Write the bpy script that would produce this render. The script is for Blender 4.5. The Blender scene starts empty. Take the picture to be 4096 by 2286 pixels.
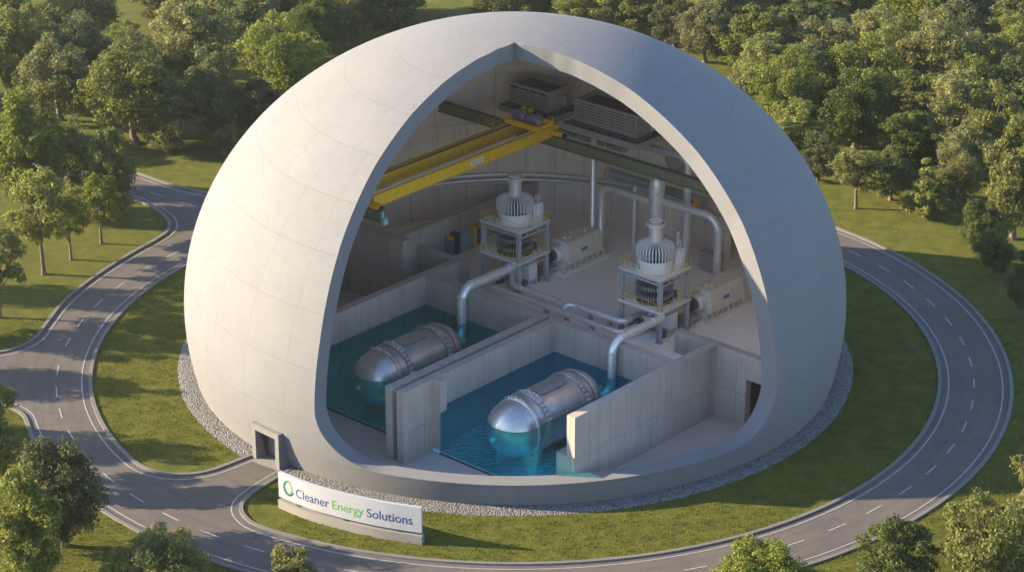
import bpy, bmesh, math, random
import numpy as np
from mathutils import Vector, Matrix
PI = math.pi
sc = bpy.context.scene
col = sc.collection
random.seed(7)

# ------------------------------------------------------------------ frames
PSI = math.radians(48.3)                      # direction of the long pool walls
EU = (math.cos(PSI), math.sin(PSI)); EV = (math.sin(PSI), -math.cos(PSI))
def uv(u, v, z=0.0): return (u*EU[0]+v*EV[0], u*EU[1]+v*EV[1], z)
A, C, ZC = 30.0, 25.32, 5.846                 # outer ellipsoid of the dome
AI, CI = 28.4, 23.75                          # inner ellipsoid

# ------------------------------------------------------------------ mesh builder
class MB:
    def __init__(s, T=None): s.v=[]; s.f=[]; s.T=T
    def add(s, vs, fs):
        n=len(s.v)
        s.v += [s.T(*p) for p in vs] if s.T else [tuple(p) for p in vs]
        s.f += [tuple(i+n for i in f) for f in fs]
        return s
    def box(s, x0,x1,y0,y1,z0,z1):
        return s.add([(x0,y0,z0),(x1,y0,z0),(x1,y1,z0),(x0,y1,z0),(x0,y0,z1),(x1,y0,z1),(x1,y1,z1),(x0,y1,z1)],
              [(0,3,2,1),(4,5,6,7),(0,1,5,4),(1,2,6,5),(2,3,7,6),(3,0,4,7)])
    def frustum(s, b, t, z0, z1):
        (x0,x1,y0,y1),(a0,a1,c0,c1)=b,t
        return s.add([(x0,y0,z0),(x1,y0,z0),(x1,y1,z0),(x0,y1,z0),(a0,c0,z1),(a1,c0,z1),(a1,c1,z1),(a0,c1,z1)],
              [(0,3,2,1),(4,5,6,7),(0,1,5,4),(1,2,6,5),(2,3,7,6),(3,0,4,7)])
    def prism(s, poly, z0, z1):
        n=len(poly)
        return s.add([(x,y,z0) for x,y in poly]+[(x,y,z1) for x,y in poly],
            [tuple(range(n))[::-1], tuple(range(n,2*n))]+[(i,(i+1)%n,n+(i+1)%n,n+i) for i in range(n)])
    def rev(s, prof, seg=32, c=(0,0,0), axis='z', a0=0, a1=2*PI, closed=False):
        """surface of revolution of (r,h) profile round an axis through c; closed joins last to first"""
        full = abs(a1-a0-2*PI)<1e-6
        cols = seg if full else seg+1
        vs=[]
        for i in range(cols):
            t=a0+(a1-a0)*i/seg; ct,st=math.cos(t),math.sin(t)
            for r,h in prof:
                if axis=='z': vs.append((c[0]+r*ct,c[1]+r*st,c[2]+h))
                elif axis=='x': vs.append((c[0]+h,c[1]+r*ct,c[2]+r*st))
                else: vs.append((c[0]+r*ct,c[1]+h,c[2]+r*st))
        m=len(prof); fs=[]
        for i in range(seg):
            j=(i+1)%cols
            for k in range(m if closed else m-1):
                k2=(k+1)%m
                fs.append((i*m+k,j*m+k,j*m+k2,i*m+k2))
        if closed and not full:
            fs.append(tuple(range(m))[::-1]); fs.append(tuple((cols-1)*m+k for k in range(m)))
        return s.add(vs,fs)
    def cyl(s, c, r, h, seg=20, axis='z', r2=None):
        return s.rev([(0,0),(r,0),(r if r2 is None else r2,h),(0,h)],seg,c,axis)
    def ring(s, c, r0, r1, h, seg=28, axis='z'):
        return s.rev([(r0,0),(r1,0),(r1,h),(r0,h)],seg,c,axis,closed=True)
    def tube(s, pts, r, seg=12, bend=0.0, arc=6, cap=True):
        P=[Vector(p) for p in pts]
        if bend>0:
            Q=[P[0]]
            for i in range(1,len(P)-1):
                a,b,c=P[i-1],P[i],P[i+1]
                d0=(a-b); d1=(c-b)
                q=min(bend,d0.length*.49,d1.length*.49)
                p0=b+d0.normalized()*q; p1=b+d1.normalized()*q
                for k in range(arc+1):
                    t=k/arc; Q.append((1-t)**2*p0+2*t*(1-t)*(b*.55+(p0+p1)*.225)+t*t*p1)
            Q.append(P[-1]); P=Q
        up=None; vs=[]
        for i,p in enumerate(P):
            d=(P[min(i+1,len(P)-1)]-P[max(i-1,0)]).normalized()
            if up is None:
                up=Vector((0,0,1)) if abs(d.z)<.9 else Vector((1,0,0))
            up=(up-d*up.dot(d)).normalized(); sd=d.cross(up)
            for k in range(seg):
                t=2*PI*k/seg; vs.append(tuple(p+up*math.cos(t)*r+sd*math.sin(t)*r))
        n=len(P); fs=[(i*seg+k,i*seg+(k+1)%seg,(i+1)*seg+(k+1)%seg,(i+1)*seg+k) for i in range(n-1) for k in range(seg)]
        if cap: fs += [tuple(range(seg))[::-1], tuple(range((n-1)*seg,n*seg))]
        return s.add(vs,fs)
    def bar(s, a, b, w=.05):
        return s.tube([a,b],w,4)
    def railing(s, pts, h=1.0, step=1.1, r=.028, closed=False):
        P=[Vector(p) for p in pts]
        if closed: P.append(P[0])
        for a,b in zip(P[:-1],P[1:]):
            n=max(1,round((b-a).length/step))
            for k in range(n+(0 if closed else 1)):
                p=a+(b-a)*k/n; s.tube([p,p+Vector((0,0,h))],r,5)
            for q in (h,h*.55): s.tube([a+Vector((0,0,q)),b+Vector((0,0,q))],r,5)
        return s

def mesh_from(name, mb, recalc=True, sharp=35, smooth=True):
    me=bpy.data.meshes.new(name); me.from_pydata(mb.v,[],mb.f); me.update()
    bm=bmesh.new(); bm.from_mesh(me)
    bmesh.ops.remove_doubles(bm,verts=bm.verts,dist=1e-5)
    if recalc: bmesh.ops.recalc_face_normals(bm,faces=bm.faces)
    if smooth:
        for f in bm.faces: f.smooth=True
        lim=math.radians(sharp)
        for e in bm.edges:
            if len(e.link_faces)!=2 or e.calc_face_angle(9)>lim: e.smooth=False
    bm.to_mesh(me); bm.free()
    return me
def tag(o, label=None, cat=None, group=None, kind=None):
    if label: o['label']=label
    if cat: o['category']=cat
    if group: o['group']=group
    if kind: o['kind']=kind
    return o
def link(name, me, mat, parent=None, loc=None):
    o=bpy.data.objects.new(name,me); col.objects.link(o)
    for m in (mat if isinstance(mat,(list,tuple)) else [mat]): me.materials.append(m)
    if parent: o.parent=parent
    if loc: o.location=loc
    return o
def thing(name,label,cat,loc=(0,0,0),rz=0,group=None):
    o=bpy.data.objects.new(name,None); col.objects.link(o); o.empty_display_size=.3
    o.location=loc; o.rotation_euler=(0,0,rz); return tag(o,label,cat,group)
def part(name,mb,mat,parent,label=None,**k):
    o=link(name,mesh_from(name,mb,**k),mat,parent)
    if label: o['label']=label
    return o
def solid(name,mb,mat,label=None,cat=None,group=None,kind=None,parent=None,**k):
    """one-mesh thing built in world coordinates; its origin goes to the middle of its base"""
    a=np.array(mb.v); o0=(a.min(0)+a.max(0))/2; o0[2]=a[:,2].min()
    mb.v=[tuple(p) for p in a-o0]
    o=link(name,mesh_from(name,mb,**k),mat,parent,loc=tuple(o0))
    return tag(o,label,cat,group,kind)
def copy_tree(o,parent=None):
    c=o.copy(); col.objects.link(c); c.parent=parent
    for ch in [x for x in list(o.children)]: copy_tree(ch,c)
    return c

# ------------------------------------------------------------------ materials
class N:
    def __init__(s,name):
        s.m=bpy.data.materials.new(name); s.m.use_nodes=True; s.t=s.m.node_tree; s.b=s.t.nodes['Principled BSDF']
    def n(s,t,**k):
        x=s.t.nodes.new(t)
        for a,b in k.items():
            if a.startswith('i_'):
                key=a[2:]; key=int(key) if key.isdigit() else key.replace('_',' ')
                if hasattr(b,'is_output') or isinstance(b,bpy.types.NodeSocket): s.t.links.new(b,x.inputs[key])
                else: x.inputs[key].default_value=b
            else: setattr(x,a,b)
        return x
    def math(s,op,a,b=None,c=None):
        x=s.t.nodes.new('ShaderNodeMath'); x.operation=op
        for i,q in enumerate((a,b,c)):
            if q is None: continue
            if isinstance(q,bpy.types.NodeSocket): s.t.links.new(q,x.inputs[i])
            else: x.inputs[i].default_value=q
        return x.outputs[0]
    def mix(s,f,a,b,blend='MIX'):
        x=s.t.nodes.new('ShaderNodeMix'); x.data_type='RGBA'; x.blend_type=blend
        for k,q in ((0,f),(6,a),(7,b)):
            if isinstance(q,bpy.types.NodeSocket): s.t.links.new(q,x.inputs[k])
            else: x.inputs[k].default_value=(q if k==0 else (tuple(q)+(1,))[:4])
        return x.outputs[2]
    def noise(s,vec,scale,detail=4,rough=.55,dist=0):
        x=s.t.nodes.new('ShaderNodeTexNoise'); x.inputs['Scale'].default_value=scale; x.inputs['Detail'].default_value=detail
        x.inputs['Roughness'].default_value=rough; x.inputs['Distortion'].default_value=dist
        if vec is not None: s.t.links.new(vec,x.inputs['Vector'])
        return x.outputs[0]
    def ramp(s,f,a,b,va=0.,vb=1.):
        x=s.t.nodes.new('ShaderNodeMapRange'); x.inputs[1].default_value=a; x.inputs[2].default_value=b
        x.inputs[3].default_value=va; x.inputs[4].default_value=vb; s.t.links.new(f,x.inputs[0]); return x.outputs[0]
    def pos(s): return s.n('ShaderNodeNewGeometry').outputs['Position']
    def map(s,vec,scale=(1,1,1),rot=(0,0,0)):
        x=s.t.nodes.new('ShaderNodeMapping'); x.inputs['Scale'].default_value=scale; x.inputs['Rotation'].default_value=rot
        s.t.links.new(vec,x.inputs[0]); return x.outputs[0]
    def bump(s,h,strength=.3,dist=.05,normal=None):
        x=s.t.nodes.new('ShaderNodeBump'); x.inputs['Strength'].default_value=strength; x.inputs['Distance'].default_value=dist
        s.t.links.new(h,x.inputs['Height'])
        if normal is not None: s.t.links.new(normal,x.inputs['Normal'])
        s.t.links.new(x.outputs[0],s.b.inputs['Normal']); return x.outputs[0]
    def set(s,**k):
        for a,b in k.items():
            i=s.b.inputs[a.replace('_',' ')]
            if isinstance(b,bpy.types.NodeSocket): s.t.links.new(b,i)
            else: i.default_value=(tuple(b)+(1,))[:4] if isinstance(b,(tuple,list)) and len(b)==3 else b
        return s

def concrete(name, base, dark, panel=True, dome=False, radial=False, streak=.5, rough=.85):
    k=N(name); p=k.pos()
    q=k.map(p,rot=(0,0,-PSI))
    big=k.noise(p,.22,5,.6); mid=k.noise(p,1.3,6,.65); fine=k.noise(p,11,3,.6)
    st=k.noise(k.map(p,(1.5,1.5,.09)),1.0,4,.6)
    f=k.math('ADD',k.math('MULTIPLY',big,.45),k.math('ADD',k.math('MULTIPLY',mid,.25),k.math('ADD',k.math('MULTIPLY',st,streak*.5),k.math('MULTIPLY',fine,.12))))
    mid_=.5*(.45+.25+streak*.5+.12)
    run=k.ramp(k.noise(k.map(p,(2.6,2.6,.10)),1.0,5,.7),.56,.75)
    fac=k.ramp(f,mid_-.16,mid_+.16)
    c=k.mix(fac,dark,base)
    spots=k.ramp(k.noise(p,2.6,2,.5),.74,.80); c=k.mix(k.math('MULTIPLY',spots,.5),c,tuple(x*.55 for x in base))
    c=k.mix(k.math('MULTIPLY',run,.28 if not dome else .16),c,tuple(x*.5 for x in base))
    xyz=k.n('ShaderNodeSeparateXYZ',i_0=q if not dome else p).outputs
    line=None
    def lines(coord,L,off,w):
        fr=k.math('FRACT',k.math('ADD',k.math('DIVIDE',coord,L),off+500.))
        return k.math('LESS_THAN',k.math('MULTIPLY',k.math('ABSOLUTE',k.math('SUBTRACT',fr,.5)),L),w)
    if panel:
        nq=k.n('ShaderNodeSeparateXYZ',i_0=k.map(k.n('ShaderNodeNewGeometry').outputs['True Normal'],rot=(0,0,-PSI))).outputs
        gx=k.math('GREATER_THAN',k.math('ABSOLUTE',nq[0]),.5); gy=k.math('GREATER_THAN',k.math('ABSOLUTE',nq[1]),.6)
        gz=k.math('LESS_THAN',k.math('ABSOLUTE',nq[2]),.5)
        l=k.math('MAXIMUM',k.math('MULTIPLY',lines(xyz[0],2.7,.13,.028),gy),k.math('MULTIPLY',lines(xyz[1],2.7,.37,.028),gx))
        l=k.math('MULTIPLY',l,gz)
        hz=k.math('MULTIPLY',lines(xyz[2],6.4,.0,.022),gz)
        line=k.math('MAXIMUM',l,hz)
    if radial:
        th=k.math('ARCTAN2',xyz[1],xyz[0]); rr=k.math('SQRT',k.math('ADD',k.math('MULTIPLY',xyz[0],xyz[0]),k.math('MULTIPLY',xyz[1],xyz[1])))
        w=k.math('MULTIPLY',k.math('ABSOLUTE',k.math('SUBTRACT',k.math('FRACT',k.math('ADD',k.math('DIVIDE',th,math.radians(7.5)),90.3)),.5)),math.radians(7.5))
        e=k.math('MULTIPLY',k.math('LESS_THAN',k.math('MULTIPLY',w,rr),.03),k.math('GREATER_THAN',rr,14.))
        line=k.math('MAXIMUM',e,lines(xyz[2],6.4,.25,.025))
    if dome:
        s=k.math('DIVIDE',k.math('SUBTRACT',xyz[2],ZC),C)
        ph=k.math('ARCSINE',k.math('MINIMUM',k.math('MAXIMUM',s,-1.),1.))
        rr=k.math('SQRT',k.math('ADD',k.math('MULTIPLY',xyz[0],xyz[0]),k.math('MULTIPLY',xyz[1],xyz[1])))
        for r in (4.95,10.3,15.0,19.2,22.8,25.8,28.2,29.6):
            e=k.math('LESS_THAN',k.math('ABSOLUTE',k.math('SUBTRACT',ph,math.acos(r/A))),.0014)
            line=e if line is None else k.math('MAXIMUM',line,e)
        for a in (-.02,-.155): line=k.math('MAXIMUM',line,k.math('LESS_THAN',k.math('ABSOLUTE',k.math('SUBTRACT',ph,a)),.0014))
        th=k.math('ARCTAN2',xyz[1],xyz[0])
        for L,r0,r1,off in ((20,10.3,19.2,.2),(10,19.2,40,.45)):
            fr=k.math('FRACT',k.math('ADD',k.math('DIVIDE',th,math.radians(L)),off+90.))
            w=k.math('MULTIPLY',k.math('ABSOLUTE',k.math('SUBTRACT',fr,.5)),math.radians(L))
            e=k.math('LESS_THAN',k.math('MULTIPLY',w,rr),.032)
            e=k.math('MULTIPLY',e,k.math('MULTIPLY',k.math('GREATER_THAN',rr,r0),k.math('LESS_THAN',rr,r1)))
            line=k.math('MAXIMUM',line,e)
        sw=k.noise(k.map(p,(.5,.5,2.2)),1.2,5,.6,.4)
        c=k.mix(k.math('MULTIPLY',k.ramp(sw,.5,.72),.35),c,tuple(x*.72 for x in base))
        c=k.mix(k.math('MULTIPLY',k.ramp(k.noise(p,.12,5,.65,.6),.45,.7),.5),c,(base[0]*1.0,base[1]*.93,base[2]*.84))
    if line is not None: c=k.mix(k.math('MULTIPLY',line,.62 if not dome else .27),c,tuple(x*.25 for x in base))
    k.set(Base_Color=c,Roughness=rough)
    k.b.inputs['Specular IOR Level'].default_value=.25
    h=k.math('ADD',k.math('MULTIPLY',mid,.5),k.math('MULTIPLY',fine,.35))
    if line is not None: h=k.math('SUBTRACT',h,k.math('MULTIPLY',line,.5))
    k.bump(h,.25,.05); return k.m
def paint(name,c,rough=.45,metal=0.,var=.25,scale=2.,coat=0.):
    k=N(name); p=k.pos(); f=k.noise(p,scale,6,.65)
    d=tuple(x*(1-var) for x in c)
    k.set(Base_Color=k.mix(k.ramp(f,.35,.65),d,c),Metallic=metal,Roughness=k.ramp(k.noise(p,scale*2.3,4),.3,.7,max(.05,rough-.1),rough+.12))
    return k.m
M={}
M['dome']=concrete('dome_concrete',(.173,.1745,.178),(.148,.149,.152),panel=False,dome=True,streak=.6)
M['cut']=concrete('cut_concrete',(.1748,.1748,.1772),(.1463,.1463,.1480),panel=False,streak=.4)
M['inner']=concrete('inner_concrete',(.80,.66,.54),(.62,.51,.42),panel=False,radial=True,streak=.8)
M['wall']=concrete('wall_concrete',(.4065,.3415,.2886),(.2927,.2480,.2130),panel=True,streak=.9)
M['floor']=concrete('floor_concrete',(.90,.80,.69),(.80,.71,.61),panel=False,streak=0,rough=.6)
M['pit']=concrete('pit_concrete',(.4472,.3902,.3415),(.3415,.3008,.2683),panel=False,streak=0)
M['curb']=concrete('curb_concrete',(.1626,.1504,.1382),(.1138,.1057,.0976),panel=False,streak=0)
M['sign']=concrete('sign_concrete',(.2358,.2236,.2033),(.1951,.1829,.1667),panel=False,streak=.3)
M['poolfloor']=paint('pool_floor_paint',(.25,.92,.95),.5,0,.12,.35)
M['steel']=paint('brushed_steel',(.80,.77,.73),.36,.65,.10,3)
M['vessel']=paint('vessel_steel',(.54,.525,.51),.36,.75,.2,1.0)
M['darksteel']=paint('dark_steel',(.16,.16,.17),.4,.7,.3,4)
M['pipe']=paint('insulated_pipe',(.78,.745,.70),.36,.55,.14,2)
M['column']=paint('column_paint',(.44,.42,.42),.5,.2,.2,3)
M['white']=paint('white_enamel',(.68,.655,.61),.4,0,.1,3)
M['fin']=paint('fin_paint',(.66,.64,.60),.35,.15,.12,4)
M['rotor']=paint('rotor_steel',(.5,.5,.5),.35,.7,.3,4)
M['black']=paint('black_rubber',(.02,.02,.022),.6,0,.2,5)
M['gen']=paint('beige_paint',(.72,.63,.50),.5,0,.12,2)
M['yellow']=paint('yellow_paint',(.85,.50,.02),.42,.05,.2,1.6)
M['rail']=paint('rail_yellow',(.66,.46,.05),.5,0,.1,4)
M['green']=paint('rail_green',(.20,.20,.12),.45,.2,.25,1.5)
M['grey']=paint('grey_paint',(.33,.30,.27),.55,.1,.15,2)
M['louvre']=paint('louvre_grey',(.38,.345,.31),.5,.2,.15,3)
M['tray']=paint('dark_tray',(.06,.065,.085),.6,.1,.3,2)
M['purple']=paint('purple_paint',(.22,.17,.28),.45,0,.2,2)
M['teal']=paint('teal_paint',(.25,.42,.40),.5,0,.2,2)
M['blue']=paint('blue_label',(.07,.20,.42),.5,0,.1,3)
M['bluegrey']=paint('blue_grey_paint',(.12,.17,.24),.5,0,.2,3)
M['orange']=paint('orange_paint',(.75,.30,.01),.45,0,.15,3)
M['signwhite']=paint('sign_white',(.355,.36,.37),.4,0,.04,.8)
M['textblue']=paint('letter_blue',(.014,.048,.165),.5,0,.05,3)
M['textgreen']=paint('letter_green',(.10,.30,.04),.5,0,.05,3)
M['logogreen']=paint('logo_green',(.02,.24,.09),.5,0,.2,1)
M['plate']=paint('plate_white',(.7,.7,.7),.5,0,.05,5)
M['door']=paint('door_grey',(.21,.20,.18),.55,.1,.12,2)

def ground_mat():
    k=N('lawn_ground'); p=k.pos()
    a=k.noise(p,.07,4,.6); b=k.noise(p,.6,5,.65); c=k.noise(p,6,4,.7)
    col_=k.mix(k.ramp(b,.35,.68),(.070,.082,.012),(.142,.136,.023))
    col_=k.mix(k.math('MULTIPLY',k.ramp(a,.45,.75),.5),col_,(.0976,.0894,.0220))
    dry=k.ramp(k.noise(p,1.1,5,.7),.62,.74); col_=k.mix(k.math('MULTIPLY',dry,.55),col_,(.1382,.1016,.0407))
    col_=k.mix(k.math('MULTIPLY',k.ramp(c,.3,.7),.45),col_,(.0341,.0455,.0089))
    k.set(Base_Color=col_,Roughness=.95); k.b.inputs['Specular IOR Level'].default_value=.1
    k.bump(k.math('ADD',c,k.noise(p,17,2)),.9,.09); return k.m
M['ground']=ground_mat()
def grass_mat():
    k=N('grass_blades'); p=k.pos()
    b=k.noise(p,.6,5,.65); dry=k.ramp(k.noise(p,1.1,5,.7),.60,.74)
    c=k.mix(k.ramp(b,.35,.68),(.094,.115,.015),(.185,.182,.029))
    c=k.mix(k.math('MULTIPLY',k.ramp(k.noise(p,3.2,3,.7),.45,.7),.5),c,(.0423,.0569,.0089))
    c=k.mix(k.math('MULTIPLY',dry,.6),c,(.1789,.1382,.0537))
    k.set(Base_Color=c,Roughness=.8); k.b.inputs['Specular IOR Level'].default_value=.15
    tr=k.n('ShaderNodeBsdfTranslucent'); k.t.links.new(c,tr.inputs[0])
    mx=k.n('ShaderNodeMixShader',i_0=.4); k.t.links.new(k.b.outputs[0],mx.inputs[1]); k.t.links.new(tr.outputs[0],mx.inputs[2])
    k.t.links.new(mx.outputs[0],k.t.nodes['Material Output'].inputs[0]); return k.m
M['grass']=grass_mat()
def gravel_mat():
    k=N('gravel_stones'); p=k.pos()
    v=k.n('ShaderNodeTexVoronoi',i_Vector=p,i_Scale=6.5); d=v.outputs['Distance']; cc=v.outputs['Color']
    g=k.n('ShaderNodeSeparateColor',i_0=cc).outputs[0]
    c=k.mix(g,(.1057,.1016,.0976),(.2439,.2358,.2236)); c=k.mix(k.ramp(d,.35,.75),c,(.06,.058,.055))
    k.set(Base_Color=c,Roughness=.9); k.bump(k.math('SUBTRACT',1.,d),1.,.11); return k.m
M['gravel']=gravel_mat()
def asphalt():
    k=N('asphalt'); p=k.pos()
    xyz=k.n('ShaderNodeSeparateXYZ',i_0=p).outputs
    rr=k.math('SQRT',k.math('ADD',k.math('MULTIPLY',xyz[0],xyz[0]),k.math('MULTIPLY',xyz[1],xyz[1])))
    a=k.noise(p,.18,5,.6); b=k.noise(p,1.6,5,.7); f=k.noise(p,40,2,.7)
    c=k.mix(k.ramp(a,.35,.65),(.0846,.0707,.0593),(.1106,.0935,.0780))
    tr=k.math('SINE',k.math('MULTIPLY',rr,3.9)); c=k.mix(k.math('MULTIPLY',k.ramp(tr,.2,1.),k.ramp(k.noise(p,.5,3),.3,.7,.12,.45)),c,(.06,.053,.048))
    vo=k.n('ShaderNodeTexVoronoi',feature='DISTANCE_TO_EDGE',i_Vector=k.n('ShaderNodeVectorMath',operation='ADD',i_0=p,i_1=k.n('ShaderNodeVectorMath',operation='SCALE',i_0=k.n('ShaderNodeTexNoise',i_Scale=.9,i_Detail=4.).outputs['Color'],i_Scale=1.6).outputs[0]).outputs[0],i_Scale=.22)
    crk=k.math('MULTIPLY',k.math('LESS_THAN',vo.outputs['Distance'],.006),k.ramp(k.noise(p,.12,2),.48,.6)); c=k.mix(k.math('MULTIPLY',crk,.6),c,(.03,.027,.025))
    pt=k.ramp(k.noise(p,.33,2,.4),.66,.69); c=k.mix(k.math('MULTIPLY',pt,.25),c,(.062,.056,.052))
    c=k.mix(k.math('MULTIPLY',k.ramp(b,.4,.7),.25),c,(.15,.135,.122)); c=k.mix(k.math('MULTIPLY',f,.25),c,(.052,.048,.045))
    k.set(Base_Color=c,Roughness=.85); k.b.inputs['Specular IOR Level'].default_value=.3; k.bump(f,.3,.01); return k.m
M['asphalt']=asphalt()
k=N('road_paint'); p=k.pos(); w=k.ramp(k.noise(p,5,4,.7),.3,.55); k.set(Base_Color=k.mix(w,(.1626,.1585,.1504),(.2927,.2886,.2805)),Roughness=.7); M['line']=k.m
def water_mat():
    k=N('pool_water_surface'); p=k.pos(); nt=k.t
    geo=k.n('ShaderNodeNewGeometry')
    nz=k.n('ShaderNodeSeparateXYZ',i_0=geo.outputs['True Normal']).outputs[2]
    top=k.math('GREATER_THAN',nz,.5)
    h=k.math('ADD',k.noise(k.map(p,(1,1.6,1)),1.5,4,.6,.8),k.math('MULTIPLY',k.noise(p,5,3,.6,.5),.3))
    xyz=k.n('ShaderNodeSeparateXYZ',i_0=k.map(p,rot=(0,0,-PSI))).outputs
    dx=k.math('ADD',xyz[0],14.8); dy=k.math('ADD',xyz[1],18.9)
    chop=k.ramp(k.math('SQRT',k.math('ADD',k.math('MULTIPLY',dx,dx),k.math('MULTIPLY',dy,dy))),4.2,1.2,0.,1.)   # choppy corner by the low block
    bp=k.n('ShaderNodeBump',i_Strength=k.math('MULTIPLY',top,k.math('ADD',.25,k.math('MULTIPLY',chop,.75))),i_Distance=k.math('ADD',.2,k.math('MULTIPLY',chop,.9)),i_Height=h)
    side=k.math('GREATER_THAN',k.math('MULTIPLY',xyz[1],-1.),7.)       # the right hand pool is bluer
    tint=k.mix(side,(.40,.97,.97),(.30,.92,1.0))
    t=k.n('ShaderNodeBsdfTransparent'); nt.links.new(tint,t.inputs[0])
    g=k.n('ShaderNodeBsdfGlossy',i_Roughness=.06); nt.links.new(bp.outputs[0],g.inputs['Normal'])
    fr=k.n('ShaderNodeFresnel',i_IOR=k.math('ADD',1.17,k.math('MULTIPLY',chop,.3))); nt.links.new(bp.outputs[0],fr.inputs['Normal'])
    m=k.n('ShaderNodeMixShader'); nt.links.new(fr.outputs[0],m.inputs[0]); nt.links.new(t.outputs[0],m.inputs[1]); nt.links.new(g.outputs[0],m.inputs[2])
    dif=k.n('ShaderNodeBsdfDiffuse'); nt.links.new(k.mix(side,(.0,.50,.48),(.0,.42,.56)),dif.inputs[0])
    m2=k.n('ShaderNodeMixShader',i_0=.035); nt.links.new(m.outputs[0],m2.inputs[1]); nt.links.new(dif.outputs[0],m2.inputs[2])
    nt.links.new(m2.outputs[0],nt.nodes['Material Output'].inputs[0]); return k.m
M['water']=water_mat()
def leaf_mat(name,a,b):
    k=N(name); oi=k.n('ShaderNodeObjectInfo'); p=k.pos()
    f=k.noise(p,.9,3,.6); c=k.mix(k.ramp(f,.35,.65),a,b)
    c=k.mix(k.math('MULTIPLY',k.noise(p,7,2,.6),.5),c,tuple(x*.6 for x in a))
    hs=k.n('ShaderNodeHueSaturation',i_Color=c,i_Hue=k.ramp(oi.outputs['Random'],0,1,.485,.515),i_Saturation=k.ramp(oi.outputs['Random'],0,1,.8,1.1),i_Value=k.ramp(k.math('FRACT',k.math('MULTIPLY',oi.outputs['Random'],7.3)),0,1,.78,1.2))
    k.set(Base_Color=hs.outputs[0],Roughness=.6); k.b.inputs['Specular IOR Level'].default_value=.25
    tr=k.n('ShaderNodeBsdfTranslucent'); k.t.links.new(hs.outputs[0],tr.inputs[0])
    mx=k.n('ShaderNodeMixShader',i_0=.42); k.t.links.new(k.b.outputs[0],mx.inputs[1]); k.t.links.new(tr.outputs[0],mx.inputs[2])
    k.t.links.new(mx.outputs[0],k.t.nodes['Material Output'].inputs[0]); return k.m
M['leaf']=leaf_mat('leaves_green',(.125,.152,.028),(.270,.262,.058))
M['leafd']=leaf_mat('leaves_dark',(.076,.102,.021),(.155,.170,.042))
k=N('bark'); p=k.pos(); k.set(Base_Color=k.mix(k.noise(k.map(p,(5,5,1)),2,5,.7),(.05,.036,.026),(.19,.145,.10)),Roughness=.9); k.bump(k.noise(k.map(p,(8,8,1.5)),2,4),.6,.05); M['bark']=k.m

# ------------------------------------------------------------------ ground, road, kerbs
W=1500
solid('ground',MB().box(-W,W,-W,W,-1.0,0.0),M['ground'],kind='structure')
def catmull(P,n=6):
    P=[Vector((x,y,0)) for x,y in P]; out=[]
    for i in range(len(P)-1):
        a=P[max(i-1,0)]; b=P[i]; c=P[i+1]; d=P[min(i+2,len(P)-1)]
        for k in range(n):
            t=k/n
            out.append(.5*((2*b)+(c-a)*t+(2*a-5*b+4*c-d)*t*t+(3*b-a-3*c+d)*t**3))
    out.append(P[-1]); return [(p.x,p.y) for p in out]
def arc(r,a0,a1,step=2.5):
    n=max(2,int(abs(a1-a0)/step)); return [(r*math.cos(math.radians(a0+(a1-a0)*i/n)),r*math.sin(math.radians(a0+(a1-a0)*i/n))) for i in range(n+1)]
def offset(P,d):
    out=[]
    for i,p in enumerate(P):
        a=Vector(P[max(i-1,0)]); b=Vector(P[min(i+1,len(P)-1)]); t=(b-a).normalized()
        out.append((p[0]-t.y*d,p[1]+t.x*d))
    return out
def strip(mb,P,d0,d1,z0,z1):
    L=offset(P,d0); R=offset(P,d1); n=len(P)
    if z1 is None:
        return mb.add([(x,y,z0) for x,y in L]+[(x,y,z0) for x,y in R],[(i,i+1,n+i+1,n+i) for i in range(n-1)])
    vs=[(x,y,z) for x,y in L for z in (z0,z1)]+[(x,y,z) for x,y in R for z in (z0,z1)]
    f=[]
    for i in range(n-1):
        a,b,c,d=2*i,2*i+2,2*n+2*i,2*n+2*i+2
        f+=[(a+1,b+1,d+1,c+1),(a,a+1,b+1,b)[::-1],(c,c+1,d+1,d),(a,b,d,c)[::-1]]
    f+=[(0,1,2*n+1,2*n),(2*n-2,2*n-1,4*n-1,4*n-2)]
    return mb.add(vs,f)
RI,RO=38.9,44.9
ring=MB(); n=180
ring.add([(r*math.cos(2*PI*i/n),r*math.sin(2*PI*i/n),.004) for i in range(n) for r in (RI,RO)],[(2*i,2*i+1,(2*i+3)%(2*n),(2*i+2)%(2*n)) for i in range(n)])
road=link('road',mesh_from('road',ring),M['asphalt']); tag(road,kind='structure')
upL=catmull([(-75,-2.2),(-60,-1.5),(-52,-1.0),(-47.5,.1),(-45.6,1.6),(-44.6,3.6),(-44.2,6.6),(-43.4,11.6),(-41.9,16.3),(-40.2,20.3),(-38.4,23.9),(-36.6,27.1),(-35.7,29.2),(-35.6,31.3),(-36.3,33.6),(-37.7,35.8),(-39.6,37.9),(-42.5,40.3),(-48.1,44.8),(-56,51.5),(-66,60)])
farT=catmull([(-60,62.0),(-54,56.6),(-48,51.3),(-44.6,48.9),(-40.7,45.6),(-36.9,42.4),(-33.1,40.2),(-27,38.2),(-20,40.3)])
lowL=catmull([(-75,-10.5),(-60,-10.2),(-50,-10.0),(-46.5,-10.2),(-44.7,-10.9),(-43.0,-12.6),(-42.0,-15.2),(-40.8,-18.6)])
P=[(-60,62),(-66,60)]
b=MB(); far=[p for p in upL if p[1]>29][::-1]
fl=[(-33.4,29.2)]+[]
b.add([(x,y,.008) for x,y in [p for p in upL if p[1]>=28.5]]+[(x,y,.008) for x,y in farT if x<-28]+[(-28.5,33.5)+(.008,)],[tuple(range(len([p for p in upL if p[1]>=28.5])+len([p for p in farT if p[0]<-28])+1))])
tag(link('road',mesh_from('road_branch_far',b),M['asphalt']),kind='structure')
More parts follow.
